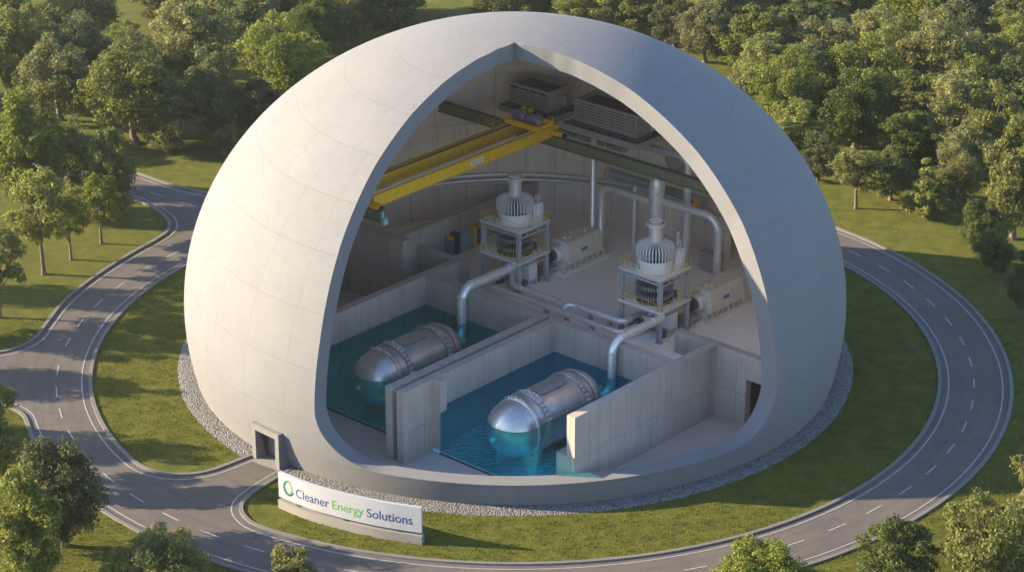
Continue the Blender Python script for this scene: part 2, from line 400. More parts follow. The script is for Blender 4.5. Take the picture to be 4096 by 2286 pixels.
b=MB(); q=[p for p in upL if p[1]<7]; q2=[p for p in lowL][::-1]
poly=q+[(-42.0,4),(-42.5,-8),(-40.5,-17.5)]+q2
b.add([(x,y,.012) for x,y in poly],[tuple(range(len(poly)))])
tag(link('road',mesh_from('road_branch_left',b),M['asphalt']),kind='structure')
drA=catmull([(-33.9,-19.1),(-32.0,-22.0),(-30.2,-23.5),(-28.4,-24.0),(-26.6,-23.8),(-25.1,-23.0),(-23.4,-21.5),(-21.9,-20.1)])
drB=catmull([(-18.6,-22.2),(-19.7,-23.8),(-21.3,-26.1),(-22.3,-28.0),(-22.55,-29.5),(-22.2,-30.9),(-21.3,-32.3),(-19.7,-33.5),(-17.0,-35.0)])
poly=drA+drB+[(-19.0,-36.0),(-26,-31.5),(-33.5,-22.5)]
b=MB(); b.add([(x,y,.016) for x,y in poly],[tuple(range(len(poly)))])
tag(link('road',mesh_from('road_drive',b),M['asphalt']),kind='structure')
b=MB(); b.add([(-22.3,-21.35,.022),(-21.35,-19.9,.022),(-18.9,-22.1,.022),(-19.75,-23.2,.022)],[(0,1,2,3)])
tag(link('pavement',mesh_from('apron',b),M['sign']),kind='structure')
# kerbs: real steps round each lawn
KH=.15
innA=arc(RI,120,208.5)+drA[1:]
innB=drB[:-1]+arc(RI,-116,118)
for nm,P_,s in (('kerb',innA,1),('kerb',innB,1),('kerb',arc(RO,-155.5,118),-1),('kerb',upL,1),('kerb',farT,1),('kerb',lowL,-1)):
    m=MB()
    strip(m,P_,0,.34*s,-.05,KH); tag(link(nm,mesh_from(nm,m,smooth=False),M['curb']),kind='structure')
lm=MB()
E0=.55
strip(lm,innA,-E0-.12,-E0,.030,None); strip(lm,innB,-E0-.12,-E0,.030,None)
strip(lm,arc(RO,-155.5,118),E0,E0+.12,.030,None); strip(lm,upL,-E0-.12,-E0,.030,None); strip(lm,farT,-E0-.12,-E0,.030,None); strip(lm,lowL,E0,E0+.12,.030,None)
step=6.17
for i in range(58):
    a0=-175.2+i*step; strip(lm,arc(41.75,a0-1.35,a0+1.35,.9),-.07,.07,.030,None)
cl=[(-34.5,37.0),(-38.2,39.9),(-40.8,41.9),(-45,45.4),(-50,49.8),(-56,55)]
for i in range(len(cl)-1):
    a=Vector(cl[i]); d=(Vector(cl[i+1])-a).normalized(); strip(lm,[tuple(a-d*.9),tuple(a+d*.9)],-.07,.07,.030,None)
tag(link('road_markings',mesh_from('road_markings',lm,smooth=False),M['line']),kind='structure')
# gravel bed
g=MB(); n=240; rng=random.Random(3); rows=[29.0,29.5,30.0,30.4,None]
vs=[]
for i in range(n):
    t=2*PI*i/n
    for r in rows:
        rr=r if r else 30.92+rng.uniform(-.06,.06)
        vs.append((rr*math.cos(t),rr*math.sin(t),(.10 if r else .012)+(rng.uniform(-.02,.03) if r else 0)))
g.add(vs,[(i*5+k,i*5+k+1,((i+1)%n)*5+k+1,((i+1)%n)*5+k) for i in range(n) for k in range(4) if not (-137.5<((math.degrees(2*PI*(i+.5)/n)+180)%360-180)<-129.5)])
tag(link('gravel',mesh_from('gravel',g),M['gravel']),kind='stuff')

# ------------------------------------------------------------------ dome
rL=[3.0,4.5,6.75,9,11,15,20,25,29,30.1]; aL=[-91,-109,-118.5,-122.2,-124,-125.3,-125.4,-124.5,-123.4,-123.4]
rR=[3.0,4.2,5.6,7.5,9.6,12.5,15,20,25,29,30.1]; aR=[-91,-67,-54.5,-47.5,-44.2,-41.6,-41,-40.5,-41.2,-42.9,-43.2]
ZF,ZRIM=6.7,2.15
def azL(r): return math.radians(np.interp(r,rL,aL))
def azR(r): return math.radians(np.interp(r,rR,aR))
def rad(z,a,c): return a*math.sqrt(max(0,1-((z-ZC)/c)**2))
phF=math.asin((ZF-ZC)/C); phV=math.acos(3.0/A)
NU,NL,NC=70,9,170
def build_shell():
    V=[];F=[];idx={}
    def vert(key,p):
        if key not in idx: idx[key]=len(V); V.append(p)
        return idx[key]
    def pt(side,r,z,th): return (r*math.cos(th),r*math.sin(th),z)
    rows=[]  # upper rows
    for j in range(NU+1):
        t=j/NU; rows.append(phF+(phV-phF)*(1-(1-t)**1.15))
    phs=rows+[phV+(PI/2-phV)*k/6 for k in range(1,7)]
    def S(side): return (A,C) if side==0 else (AI,CI)
    # inner lower radius at height z ; the fillet height is the same z on both sides
    for side in (0,1):
        a,c=S(side)
        zt=ZC+C*math.sin(phF)
        for i in range(NC+1):
            s=i/NC
            for j in range(NL+1):
                z=zt*j/NL
                if side==1 and j==NL: z=ZC+CI*math.sin(phF)
                th=azR(30)+(azL(30)+2*PI-azR(30))*s
                r=rad(z,a,c); vert((side,'l',i,j),pt(side,r,z,th))
            for j in range(1,len(phs)):
                ph=phs[j]; ro=A*math.cos(ph)
                if j<=NU: t0,t1=azR(ro),azL(ro)+2*PI
                else: t0,t1=math.radians(-91),math.radians(-91)+2*PI
                th=t0+(t1-t0)*s
                r=a*math.cos(ph); z=ZC+c*math.sin(ph)
                if j==len(phs)-1: vert((side,'apex'),(0,0,ZC+c)); idx[(side,'u',i,j)]=idx[(side,'apex')]
                else: vert((side,'u',i,j),pt(side,r,z,th))
            idx[(side,'u',i,0)]=idx[(side,'l',i,NL)]
    for side in (0,1):
        fl=lambda f: F.append(f if side==0 else f[::-1])
        for i in range(NC):
            for j in range(NL): fl((idx[(side,'l',i,j)],idx[(side,'l',i+1,j)],idx[(side,'l',i+1,j+1)],idx[(side,'l',i,j+1)]))
            for j in range(len(phs)-1):
                f=[idx[(side,'u',i,j)],idx[(side,'u',i+1,j)],idx[(side,'u',i+1,j+1)],idx[(side,'u',i,j+1)]]
                g=[]; [g.append(x) for x in f if x not in g]; fl(tuple(g))
    # opening columns
    cols=[]; wL,wR=math.radians(11.5),math.radians(9.5)
    tL,tR=azL(30),azR(30); nf=12
    for k in range(nf+1):
        al=PI/2*k/nf; cols.append((tL+wL*(1-math.cos(al)),ZF-(ZF-ZRIM)*math.sin(al)))
    mid0=cols[-1][0]; mid1=tR-wR
    for k in range(1,40): cols.append((mid0+(mid1-mid0)*k/40,ZRIM))
    for k in range(nf+1):
        al=PI/2*(1-k/nf); cols.append((tR-wR*(1-math.cos(al)),ZF-(ZF-ZRIM)*math.sin(al)))
    nco=len(cols)
    for side in (0,1):
        a,c=S(side)
        for i,(th,zt) in enumerate(cols):
            for j in range(NL+1):
                if i==0: idx[(side,'o',i,j)]=idx[(side,'l',NC,j)]
                elif i==nco-1: idx[(side,'o',i,j)]=idx[(side,'l',0,j)]
                else:
                    z=zt*j/NL; vert((side,'o',i,j),pt(side,rad(z,a,c),z,th))
        for i in range(nco-1):
            for j in range(NL):
                f=(idx[(side,'o',i,j)],idx[(side,'o',i+1,j)],idx[(side,'o',i+1,j+1)],idx[(side,'o',i,j+1)])
                F.append(f if side==0 else f[::-1])
    ncut=len(F)
    for i in range(nco-1): F.append((idx[(0,'o',i,NL)],idx[(0,'o',i+1,NL)],idx[(1,'o',i+1,NL)],idx[(1,'o',i,NL)]))
    for j in range(NU):
        F.append((idx[(0,'u',NC,j)],idx[(0,'u',NC,j+1)],idx[(1,'u',NC,j+1)],idx[(1,'u',NC,j)])[::-1])
        F.append((idx[(0,'u',0,j)],idx[(0,'u',0,j+1)],idx[(1,'u',0,j+1)],idx[(1,'u',0,j)]))
    nend=len(F)
    # bottom
    for i in range(NC): F.append((idx[(0,'l',i,0)],idx[(1,'l',i,0)],idx[(1,'l',i+1,0)],idx[(0,'l',i+1,0)]))
    for i in range(nco-1): F.append((idx[(0,'o',i,0)],idx[(1,'o',i,0)],idx[(1,'o',i+1,0)],idx[(0,'o',i+1,0)]))
    return V,F
V,F=build_shell()
DN=math.radians(-134.0); DD=(math.cos(DN),math.sin(DN)); DT=(-DD[1],DD[0])    # door normal and tangent
dome=thing('containment_dome','cream concrete ellipsoid dome cut open at the front to show its machine hall','dome')
me=bpy.data.meshes.new('shell'); me.from_pydata(V,[],F); me.update()
bm=bmesh.new(); bm.from_mesh(me); bmesh.ops.remove_doubles(bm,verts=bm.verts,dist=1e-4); bmesh.ops.recalc_face_normals(bm,faces=bm.faces); bm.to_mesh(me); bm.free()
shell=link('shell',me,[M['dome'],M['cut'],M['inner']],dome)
def doorpt(t,d,z): return (DD[0]*d+DT[0]*t,DD[1]*d+DT[1]*t,z)
cut=MB(lambda x,y,z: doorpt(x,y,z)); cut.box(-1.25,1.25,28.75,33,-.5,2.85)
cobj=link('door_pocket',mesh_from('door_pocket',cut),M['door'])
mod=shell.modifiers.new('pocket','BOOLEAN'); mod.operation='DIFFERENCE'; mod.solver='EXACT'; mod.object=cobj
dg=bpy.context.evaluated_depsgraph_get(); me2=bpy.data.meshes.new_from_object(shell.evaluated_get(dg))
shell.modifiers.clear(); shell.data=me2; bpy.data.objects.remove(cobj)
bm=bmesh.new(); bm.from_mesh(me2)
for f in bm.faces:
    f.smooth=True; c=f.calc_center_median(); r2=(c.x/A)**2+(c.y/A)**2+((c.z-ZC)/C)**2; r1=(c.x/AI)**2+(c.y/AI)**2+((c.z-ZC)/CI)**2
    f.material_index = 0 if r2>.993 else (2 if r1<1.006 else 1)
for e in bm.edges:
    if len(e.link_faces)!=2 or e.calc_face_angle(9)>math.radians(28): e.smooth=False
bm.to_mesh(me2); bm.free()
for i,m in enumerate((M['dome'],M['cut'],M['inner'])):
    if i<len(me2.materials): me2.materials[i]=m
    else: me2.materials.append(m)
# entrance portal
T=lambda x,y,z: doorpt(x,y,z)
pm=MB(T); pm.box(-1.72,-1.25,28.9,30.28,-.1,3.3).box(1.25,1.72,28.9,30.28,-.1,3.3).box(-1.25,1.25,28.9,30.28,2.75,3.3)
portal=part('entrance_portal',pm,M['dome'],dome,smooth=False)
dm=MB(T).box(-1.25,1.25,28.76,28.92,0,2.75)
for x in (-.02,): dm.box(x,x+.04,28.92,28.935,.05,2.7)
for z in (1.95,): dm.box(-1.2,-.03,28.92,28.94,z,z+.05).box(.03,1.2,28.92,28.94,z,z+.05)
dr=part('door',dm,M['door'],portal,smooth=False)
# inner hall wall: a curved liner standing inside the shell
prof=[(22.3,4.5),(22.3,13),(22.8,14.5),(23.4,16.5),(23.3,18.3),(22.6,20.2),(20.9,22.2)]
outp=[(23.0,4.5),(23.0,13),(23.5,14.4),(24.1,16.5),(24.0,18.4),(23.1,20.4),(21.2,22.0)]
lw=MB().rev(prof+outp[::-1],90,(0,0,0),'z',math.radians(27),math.radians(196),closed=True)
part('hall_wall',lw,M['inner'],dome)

# ------------------------------------------------------------------ interior floors and walls
TW,HF=7.0,4.9
tag(link('pit_floor',mesh_from('pit_floor',MB().cyl((0,0,.01),27.4,.29,96)),M['pit']),kind='structure')
r=28.1
a0=math.atan2(-math.sqrt(r*r-1.21**2),1.21); a1=math.atan2(math.sqrt(r*r-2.49**2),2.49)
arcp=[(r*math.cos(a0+(a1-a0)*i/60),r*math.sin(a0+(a1-a0)*i/60)) for i in range(61)]
poly=[(-3.04,-7.44),(.44,-7.44),(.44,-5.99),(1.21,-5.99)]+arcp+[(2.49,20.84),(-2.99,20.84)]
m=MB(lambda x,y,z: uv(x,y,z)); m.prism(poly,4.5,HF)
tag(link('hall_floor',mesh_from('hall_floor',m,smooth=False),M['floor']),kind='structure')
m=MB(lambda x,y,z: uv(x,y,z)); m.box(-25.5,.44,-12.0,-8.26,.3,1.5).box(-21,-1.3,-19.5,-12.0,.3,1.5)
tag(link('side_room_floor',mesh_from('side_room_floor',m,smooth=False),M['pit']),kind='structure')
def wall(boxes,label,cat='wall',name='concrete_wall'):
    m=MB(lambda x,y,z: uv(x,y,z))
    for bx in boxes: m.box(*bx)
    return solid(name,m,M['wall'],label,cat,'concrete walls inside the dome',smooth=False)
Z0=.25
wall([(-25.9,.44,-8.25,-7.45,Z0,TW)],'long low wall on the far left side of the left pool','wall','pool_wall')
wall([(-4.1,-3.05,-7.45,6.0,Z0,TW)],'wall closing the back of the left pool under the big steam pipe','wall','pool_wall')
wall([(-23.1,-3.05,6.0,6.75,Z0,TW)],'narrow wall on the right of the left pool, beside the gap','wall','pool_wall')
wall([(-23.1,-3.0,7.3,8.1,Z0,TW),(-19.5,-18.75,8.1,8.95,Z0,TW)],'wall with a pilaster on the left of the right pool','wall','pool_wall')
wall([(-3.9,-3.0,8.1,20.85,Z0,TW)],'wall closing the back of the right pool beside the nearer turbine','wall','pool_wall')
wall([(-17.1,2.5,20.85,21.7,Z0,TW),(-17.1,-15.6,19.75,20.85,Z0,3.3)],'long wall between the right pool and the empty room with sunlit end','wall','pool_wall')
wall([(1.75,2.5,21.7,25.0,Z0,TW),(1.75,2.5,25.0,27.85,4.75,TW)],'back wall of the empty room at right, with a black doorway','wall','room_wall')
wall([(1.75,2.5,17.15,20.85,4.5,TW)],'short stub wall beside the nearer turbine tower','wall','room_wall')
wall([(.45,1.2,-14.6,-6.0,1.4,TW)],'thin cross wall behind the left pool ending near the farther turbine','wall','room_wall')
wall([(-2.4,-1.36,-20.5,-11.9,1.4,8.6)],'tall thick dark wall at the far left under the crane end','wall','room_wall')
wall([(-1.35,17.9,-13.6,-12.85,1.4,8.6)],'tall long wall behind the farther turbine and the teal cabinet','wall','room_wall')
# pool floors
for (u0,u1,v0,v1) in ((-19.87,-4.1,-7.45,6.0),(-19.57,-3.9,8.1,20.85)):
    m=MB(lambda x,y,z: uv(x,y,z)).box(u0,u1,v0,v1,.29,.55)
    tag(link('pool_floor',mesh_from('pool_floor',m,smooth=False),M['poolfloor']),kind='structure')
for u,v0,v1 in ((-19.99,-7.45,6.0),(-19.69,8.95,19.75)):
    m=MB(lambda x,y,z: uv(x,y,z)).box(u,u+.08,v0,v1,.29,.5)
    tag(link('pool_floor_edge',mesh_from('pool_floor_edge',m,smooth=False),M['tray']),kind='structure')
ZW=4.15
def water(poly):
    """a block of water: its top is a fine sheet so that small waves are real geometry"""
    m=MB(lambda x,y,z: uv(x,y,z)); m.prism(poly,.56,ZW)
    tag(link('water',mesh_from('water',m,smooth=False),M['water']),kind='structure')
e=.004
water([(-19.9,-7.45+e),(-4.1-e,-7.45+e),(-4.1-e,6.0-e),(-19.9,6.0-e)])
water([(-3.9-e,8.1+e),(-3.9-e,20.85-e),(-15.6,20.85-e),(-15.6,19.75-e),(-19.6,19.75-e),(-19.6,8.95+e),(-18.75+e,8.95+e),(-18.75+e,8.1+e)])

# ------------------------------------------------------------------ reactor vessels
def vessel(u0,u1,v,zc,R,label):
    t=thing('reactor_vessel',label,'pressure vessel',uv(u0,v,.55),PSI,'reactor pressure vessels')
    L=u1-u0; z=zc-.55
    pr=[]
    for k in range(13):
        a=PI/2*k/12; pr.append((R*math.sin(a),-R*.93*math.cos(a)))
    for k in range(13):
        a=PI/2*k/12; pr.append((R*math.cos(a),L+R*.75*math.sin(a)))
    part('vessel_body',MB().rev(pr,56,(0,0,z),'x'),M['vessel'],t)
    for x,w,dr in ((.25,.42,.12),(1.55,.36,.16),(L-1.3,.36,.16),(L-.15,.34,.1)):
        m=MB().rev([(R-.02,0),(R+dr,.05),(R+dr,w-.05),(R-.02,w)],56,(x,0,z),'x')
        f=part('flange',m,M['vessel'],t)
        if dr>.13:
            b=MB(); nb=84; vs=[]
            for k in range(nb):
                a=2*PI*k/nb; rr=R+dr+(.05 if k%2 else -.07)
                for xx,r2 in ((x-.07,R-.03),(x-.07,rr),(x+w+.07,rr),(x+w+.07,R-.03)): vs.append((xx,r2*math.cos(a),z+r2*math.sin(a)))
            b.add(vs,[(4*k+q,4*((k+1)%nb)+q,4*((k+1)%nb)+q+1,4*k+q+1) for k in range(nb) for q in range(3)])
            part('bolt_ring',b,M['vessel'],f,smooth=False)
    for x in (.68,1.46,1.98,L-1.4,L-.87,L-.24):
        part('groove_ring',MB().ring((x,0,z),R-.02,R+.035,.09,56,'x'),M['darksteel'],t)  # dark colour stands in for the shade in the grooves beside the flanges
    # curved hatch plate on the upper flank
    for nm_,mt_,ex,hh in (('hatch_gap','darksteel',.07,.045),('hatch_plate','vessel',0,.09)):  # the larger dark under-plate is drawn as the shaded gap round the hatch
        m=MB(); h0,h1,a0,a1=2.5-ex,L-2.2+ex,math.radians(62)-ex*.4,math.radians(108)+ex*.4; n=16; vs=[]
        for k in range(n+1):
            a=a0+(a1-a0)*k/n; q=min(1,abs(k-n/2)/(n/2)); ins=.35*max(0,(q-.6)/.4)**2
            for x in (h0+ins,h1-ins):
                for rr in (R-.02,R+hh): vs.append((x,rr*math.cos(a),z+rr*math.sin(a)))
        m.add(vs,[f for k in range(n) for f in ((4*k+1,4*k+5,4*k+7,4*k+3),(4*k,4*k+1,4*k+5,4*k+4),(4*k+2,4*k+3,4*k+7,4*k+6))]+[(0,1,3,2),(4*n,4*n+1,4*n+3,4*n+2)])
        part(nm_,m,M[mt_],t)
    for x in (.0,1.7):
        m=MB()
        for k in range(7):
            a=math.radians(70+k*7); m.tube([(x+.25,(R+.1)*math.cos(a),z+(R+.1)*math.sin(a)),(x+.3+.1*(k%3),(R+.3)*math.cos(a),z+(R+.28)*math.sin(a))],.05,6)
        m.tube([(x+.25,(R+.27)*math.cos(math.radians(q)),z+(R+.27)*math.sin(math.radians(q))) for q in range(60,122,6)],.03,6)
        part('valve_cluster',m,M['steel'],t)
    m=MB().cyl((-R*.93+.05,.35,z-.35),.22,-.18,16,'x').cyl((-R*.93-.1,.35,z-.35),.12,-.12,12,'x')
    part('nozzle',m,M['steel'],t)
    m=MB().cyl((L+R*.7,-.6,z+.1),.3,.9,14,'x'); part('nozzle',m,M['teal'],t)
    for x in (.6,L-.6):
        m=MB(); m.box(x-.28,x+.28,-R*.92,R*.92,0,.18).box(x-.2,x+.2,-R*.95,-R*.72,.18,z-R*.3).box(x-.2,x+.2,R*.72,R*.95,.18,z-R*.3).box(x-.2,x+.2,-R*.72,R*.72,.18,max(.2,z-R+.22))
        part('saddle',m,M['grey'],t,smooth=False)
    return t
vessel(-17.1,-9.4,-.7,3.55,2.36,'grey steel reactor vessel half sunk in the left teal pool')
vessel(-16.4,-8.5,14.5,3.4,2.46,'grey steel reactor vessel half sunk in the right blue pool')

# ------------------------------------------------------------------ turbine towers
def tower(uc,vc,z0,label,open_top):
    t=thing('turbine_tower',label,'steam turbine',uv(uc,vc,z0),PSI,'steam turbine towers')
    hx,hy=2.2,2.45; d1,d2=3.0,6.1
    for sx in (-1,1):
        for sy in (-1,1):
            x,y=sx*(hx-.28),sy*(hy-.28); m=MB()
            m.box(x-.18,x+.18,y-.18,y-.12,0,d2-.3).box(x-.18,x+.18,y+.12,y+.18,0,d2-.3).box(x-.05,x+.05,y-.12,y+.12,0,d2-.3).box(x-.3,x+.3,y-.3,y+.3,0,.06)
            part('column',m,M['column'],t,smooth=False)
    for d in (d1,d2):
        m=MB().box(-hx,hx,-hy,hy,d-.07,d)
        dk=part('deck',m,M['white'] if d==d2 else M['floor'],t,smooth=False)
        b=MB()
        for s in (-1,1):
            b.box(-hx+.02,hx-.02,s*(hy-.11)-.07,s*(hy-.11)+.07,d-.28,d-.072)
            b.box(s*(hx-.11)-.07,s*(hx-.11)+.07,-hy+.2,hy-.2,d-.28,d-.072)
        for q in (-.8,.8): b.box(q-.06,q+.06,-hy+.2,hy-.2,d-.24,d-.072)
        part('edge_beam',b,M['column'],dk,smooth=False)
        rl=MB().railing([(-hx+.06,-hy+.06,d),(hx-.06,-hy+.06,d),(hx-.06,hy-.06,d),(-hx+.06,hy-.06,d)],.78,.72,.022,True)
        part('railing',rl,M['rail'],dk)
    # ring beams and braces below each deck
    b=MB(); b2=MB(); br=[]
    for d in (d2-.85,):
        for s in (-1,1):
            b.box(-hx+.28,hx-.28,s*(hy-.28)-.07,s*(hy-.28)+.07,d,d+.18); b.box(s*(hx-.28)-.07,s*(hx-.28)+.07,-hy+.28,hy-.28,d+.2,d+.38)
            for q in (-.75,.75):
                b.box(q-.08,q+.08,s*(hy-.28)-.06,s*(hy-.28)+.06,d+.18,d2-.3); b.box(s*(hx-.28)-.06,s*(hx-.28)+.06,q-.08,q+.08,d+.38,d2-.3)
    part('frame_beam',b,M['column'],t,smooth=False)
    d=d1-.75
    for s in (-1,1):
        part('cross_beam',MB().box(-hx+.28,hx-.28,s*(hy-.28)-.06,s*(hy-.28)+.06,d,d+.14),M['column'],t,smooth=False)
        for e in (-1,1): part('brace',MB().tube([(s*(hx-.28),e*(hy-.28),d1-1.1),(s*(hx-.28),e*(hy-1.2),d1-.3)],.06,5),M['column'],t,smooth=False)
    # upper casing
    part('casing_drum',MB().rev([(0,d2),(1.72,d2),(1.72,d2+.1),(1.62,d2+.14),(1.62,d2+.9),(1.52,d2+1.0),(0,d2+1.0)],48),M['white'],t)
    part('gap_ring',MB().rev([(1.3,d2+.98),(1.56,d2+.99),(1.56,d2+1.14),(1.3,d2+1.14)],48,closed=True),M['black'],t)
    part('fin_hub',MB().rev([(0,d2+1.1),(1.3,d2+1.1),(1.3,d2+1.6),(1.0,d2+1.8),(.62,d2+1.95),(0,d2+2.2)],48),M['darksteel'],t)
    m=MB(); nf=36
    pr=[(1.25,1.15),(1.66,1.06),(1.74,1.2),(1.75,1.95),(1.66,2.16),(1.4,2.33),(.7,2.62),(.58,2.6),(.58,1.9),(1.0,1.75),(1.25,1.55)]
    for k in range(nf):
        a=2*PI*k/nf; ca,sa=math.cos(a),math.sin(a); vs=[]
        for w in (-1,1):
            for r,h in pr:
                th=.010+.021*r; vs.append((r*ca-w*th*sa,r*sa+w*th*ca,d2+h))
        q=len(pr); m.add(vs,[tuple(range(q))[::-1],tuple(range(q,2*q))]+[(i,(i+1)%q,q+(i+1)%q,q+i) for i in range(q)])
    part('cooling_fins',m,M['fin'],t,smooth=False)
    st=part('exhaust_stack',MB().rev([(0,d2+2.3),(.6,d2+2.3),(.6,d2+4.15),(.66,d2+4.2),(.66,d2+4.45)]+([(.58,d2+4.45),(.58,d2+4.0),(0,d2+4.0)] if open_top else [(.5,d2+4.5),(0,d2+4.5)]),32),M['steel'],t)
    for h,rr in ((3.05,.63),(3.9,.68)):
        part('stack_band',MB().ring((0,0,d2+h),.6,rr,.07),M['steel'],st)
    c=MB().ring((0,0,d2+3.98),.79,.83,.04,32).ring((0,0,d2+4.3),.79,.83,.04,32)
    for k in range(12):
        a=2*PI*k/12; c.bar((.81*math.cos(a),.81*math.sin(a),d2+4.0),(.81*math.cos(a),.81*math.sin(a),d2+4.32),.02); c.bar((.6*math.cos(a),.6*math.sin(a),d2+3.99),(.81*math.cos(a),.81*math.sin(a),d2+4.0),.02)
    part('collar_rail',c,M['white'],st)
    part('vent_band',MB().ring((0,0,d2+4.22),.655,.672,.14,32),M['black'],st,smooth=False)
    # boxes and small gear on the upper deck
    m=MB().box(.95,1.75,-1.95,-1.4,d2,d2+1.75).box(1.1,1.6,-2.05,-1.9,d2+.3,d2+1.4); part('control_box',m,M['white'],t,smooth=False)
    m=MB()
    for k in range(9):
        a=2*PI*k/9; m.bar((1.75+.24*math.cos(a),-1.25+.24*math.sin(a),d2+1.2),(1.75+.24*math.cos(a),-1.25+.24*math.sin(a),d2+2.3),.016)
    for h in (1.3,1.8,2.3): m.ring((1.75,-1.25,d2+h),.225,.255,.03,16)
    part('ladder_cage',m,M['white'],t)
    for vx,vy,vr,vh in ((-1.35,1.5,.15,.55),(-1.75,1.85,.1,.35),(1.85,-1.0,.09,.4),(1.6,-2.1,.08,.3)): part('deck_valve',MB().cyl((vx,vy,d2),vr,vh,14),M['grey'],t)
    m=MB().tube([(-1.9,.9,d2),(-1.9,.9,d2+.6),(-1.6,.5,d2+.6),(-1.6,.5,d2)],.03,6,.1); part('deck_rail_stub',m,M['darksteel'],t)
    # bladed rotor discs between the decks
    part('rotor_base',MB().rev([(0,d1),(1.66,d1),(1.66,d1+.3),(1.5,d1+.42),(0,d1+.42)],48),M['black'],t)
    for z,rr in ((d1+.5,1.72),(d1+1.35,1.68)):
        rt=part('rotor_disc',MB().rev([(0,z-.06),(rr-.22,z-.06),(rr-.2,z+.34),(.5,z+.62),(0,z+.62)],48),M['black'],t)
        m=MB(); nb=44
        for k in range(nb):
            a=2*PI*k/nb; sk=.05; vs=[]
            p5=[(.5,.56),(rr,.30),(rr+.02,-.02),(rr-.1,-.10),(rr-.25,.05),(.5,.48)]
            for w in (-1,1):
                for r,h in p5:
                    aa=a+sk*r*.8; th=.014+.024*r; vs.append((r*math.cos(aa)-w*th*math.sin(aa),r*math.sin(aa)+w*th*math.cos(aa),z+h+.05))
            q=len(p5); m.add(vs,[tuple(range(q))[::-1],tuple(range(q,2*q))]+[(i,(i+1)%q,q+(i+1)%q,q+i) for i in range(q)])
        part('blades',m,M['rotor'],rt,smooth=False)
    part('rotor_shaft',MB().cyl((0,0,d1+.4),.42,d2-d1-.6,24),M['darksteel'],t)
    m=MB().box(.9,1.5,-.5,.6,d1,d1+.55).cyl((1.45,-1.2,d1),.16,.7,10).tube([(1.2,-1.6,d1+.1),(1.6,-1.2,d1+.5),(1.75,-.6,d1+.25)],.07,8,.2); part('oil_unit',m,M['darksteel'],t)
    # condenser gear under the lower deck
    part('condenser_shell',MB().cyl((.35,.2,.45),1.25,d1-1.0,28).cyl((.35,.2,.2),1.0,.25,24),M['grey'],t)
    m=MB().box(-.35,.75,-2.1,-1.15,.75,d1-.55).frustum((-.35,.75,-2.1,-1.15),(-.1,.5,-1.9,-1.35),.75,.4)
    for x in (-.3,.7):
        for y in (-2.06,-1.2): m.box(x-.05,x+.05,y-.05,y+.05,0,.75)
    part('feed_tank',m,M['white'],t,smooth=False)
    part('inlet_bell',MB().rev([(.3,0),(.36,.2),(.6,.7),(.62,.8),(.3,.8)],24,(-1.5,-.6,1.35)),M['steel'],t)
    part('pump',MB().box(-1.7,-.9,.5,1.5,.0,.7).box(-1.6,-1.1,.6,1.3,.7,1.2),M['darksteel'],t,smooth=False)
    part('filter_pot',MB().cyl((-1.2,-1.6,0),.28,.9,16).tube([(-1.2,-1.6,.8),(-1.2,-1.0,1.3),(-.6,-.6,1.3)],.1,8,.3),M['darksteel'],t)
    part('drain_pot',MB().cyl((-.7,-1.7,0),.2,.6,14),M['darksteel'],t)
    part('drain_pipe',MB().tube([(1.2,-1.9,0),(1.2,-1.9,1.6),(1.2,-.9,1.6)],.09,8,.2),M['darksteel'],t)
    return t
tower(4.25,-3.8,HF,'farther steam turbine tower, capped stack, standing behind the left pool',False)
tower(4.25,12.8,HF,'nearer steam turbine tower, open stack, standing behind the right pool',True)

# ------------------------------------------------------------------ generators
def generator(u0,v0,label):
    t=thing('generator',label,'generator',uv(u0,v0,HF),PSI,'generators beside the turbine towers')
    L=6.9; Wd=3.1
    part('base_slab',MB().box(0,L,-Wd/2,Wd/2,0,.22),M['floor'],t,smooth=False)
    m=MB().box(.5,L-.5,-1.25,1.25,.78,.92)
    for s in (-1.2,1.2):
        m.box(.5,L-.5,s-.06,s+.06,.22,.3)
        for k in range(8): x=.6+k*(L-1.2)/7; m.box(x-.06,x+.06,s-.09,s+.09,.3,.78)
    m.box(.6,L-.6,-.9,.9,.22,.78)
    part('skid',m,M['gen'],t,smooth=False)
    m=MB(); m.frustum((1.15,L-.7,-1.3,1.3),(1.4,L-.85,-1.0,1.0),.92,2.75); m.frustum((1.4,L-.85,-1.0,1.0),(1.55,L-.95,-.9,.9),2.75,2.84)
    part('housing',m,M['gen'],t,smooth=False)
    m=MB().rev([(0,-.6),(.62,-.6),(.78,-.45),(.82,0),(.82,.6),(0,.6)],32,(.95,0,1.75),'x'); part('end_bell',m,M['white'],t)
    m=MB().cyl((-.25,0,1.75),.55,.5,20,'x').cyl((-.7,0,1.75),.25,.5,16,'x'); part('coupling',m,M['darksteel'],t)
    m=MB().box(-1.0,.5,-.7,.7,.55,.85).box(-.9,-.7,-.6,.6,0,.55).box(.2,.4,-.6,.6,.22,.55); part('coupling_table',m,M['column'],t,smooth=False)
    m=MB().box(2.9,3.75,-1.245,-1.19,1.55,1.8)
    m2=MB(); 
    m2.add([(3.1,-1.31+.045,1.65),(3.95,-1.31+.045,1.65),(3.95,-1.31+.085,1.9),(3.1,-1.31+.085,1.9),(3.1,-1.16,1.65),(3.95,-1.16,1.65),(3.95,-1.12,1.9),(3.1,-1.12,1.9)],[(0,1,2,3),(4,7,6,5),(0,4,5,1),(3,2,6,7),(0,3,7,4),(1,5,6,2)])
    part('nameplate',m2,M['blue'],t,smooth=False)
    m=MB().cyl((2.2,.2,2.8),.2,.25,14).cyl((2.6,-.15,2.8),.13,.22,12).cyl((4.9,0,2.8),.06,.25,8).cyl((3.2,.3,2.8),.03,.45,6)
    part('vent_cap',m,M['gen'],t)
    return t
generator(7.7,-2.4,'beige generator beside the farther turbine with twin pipes at its end')
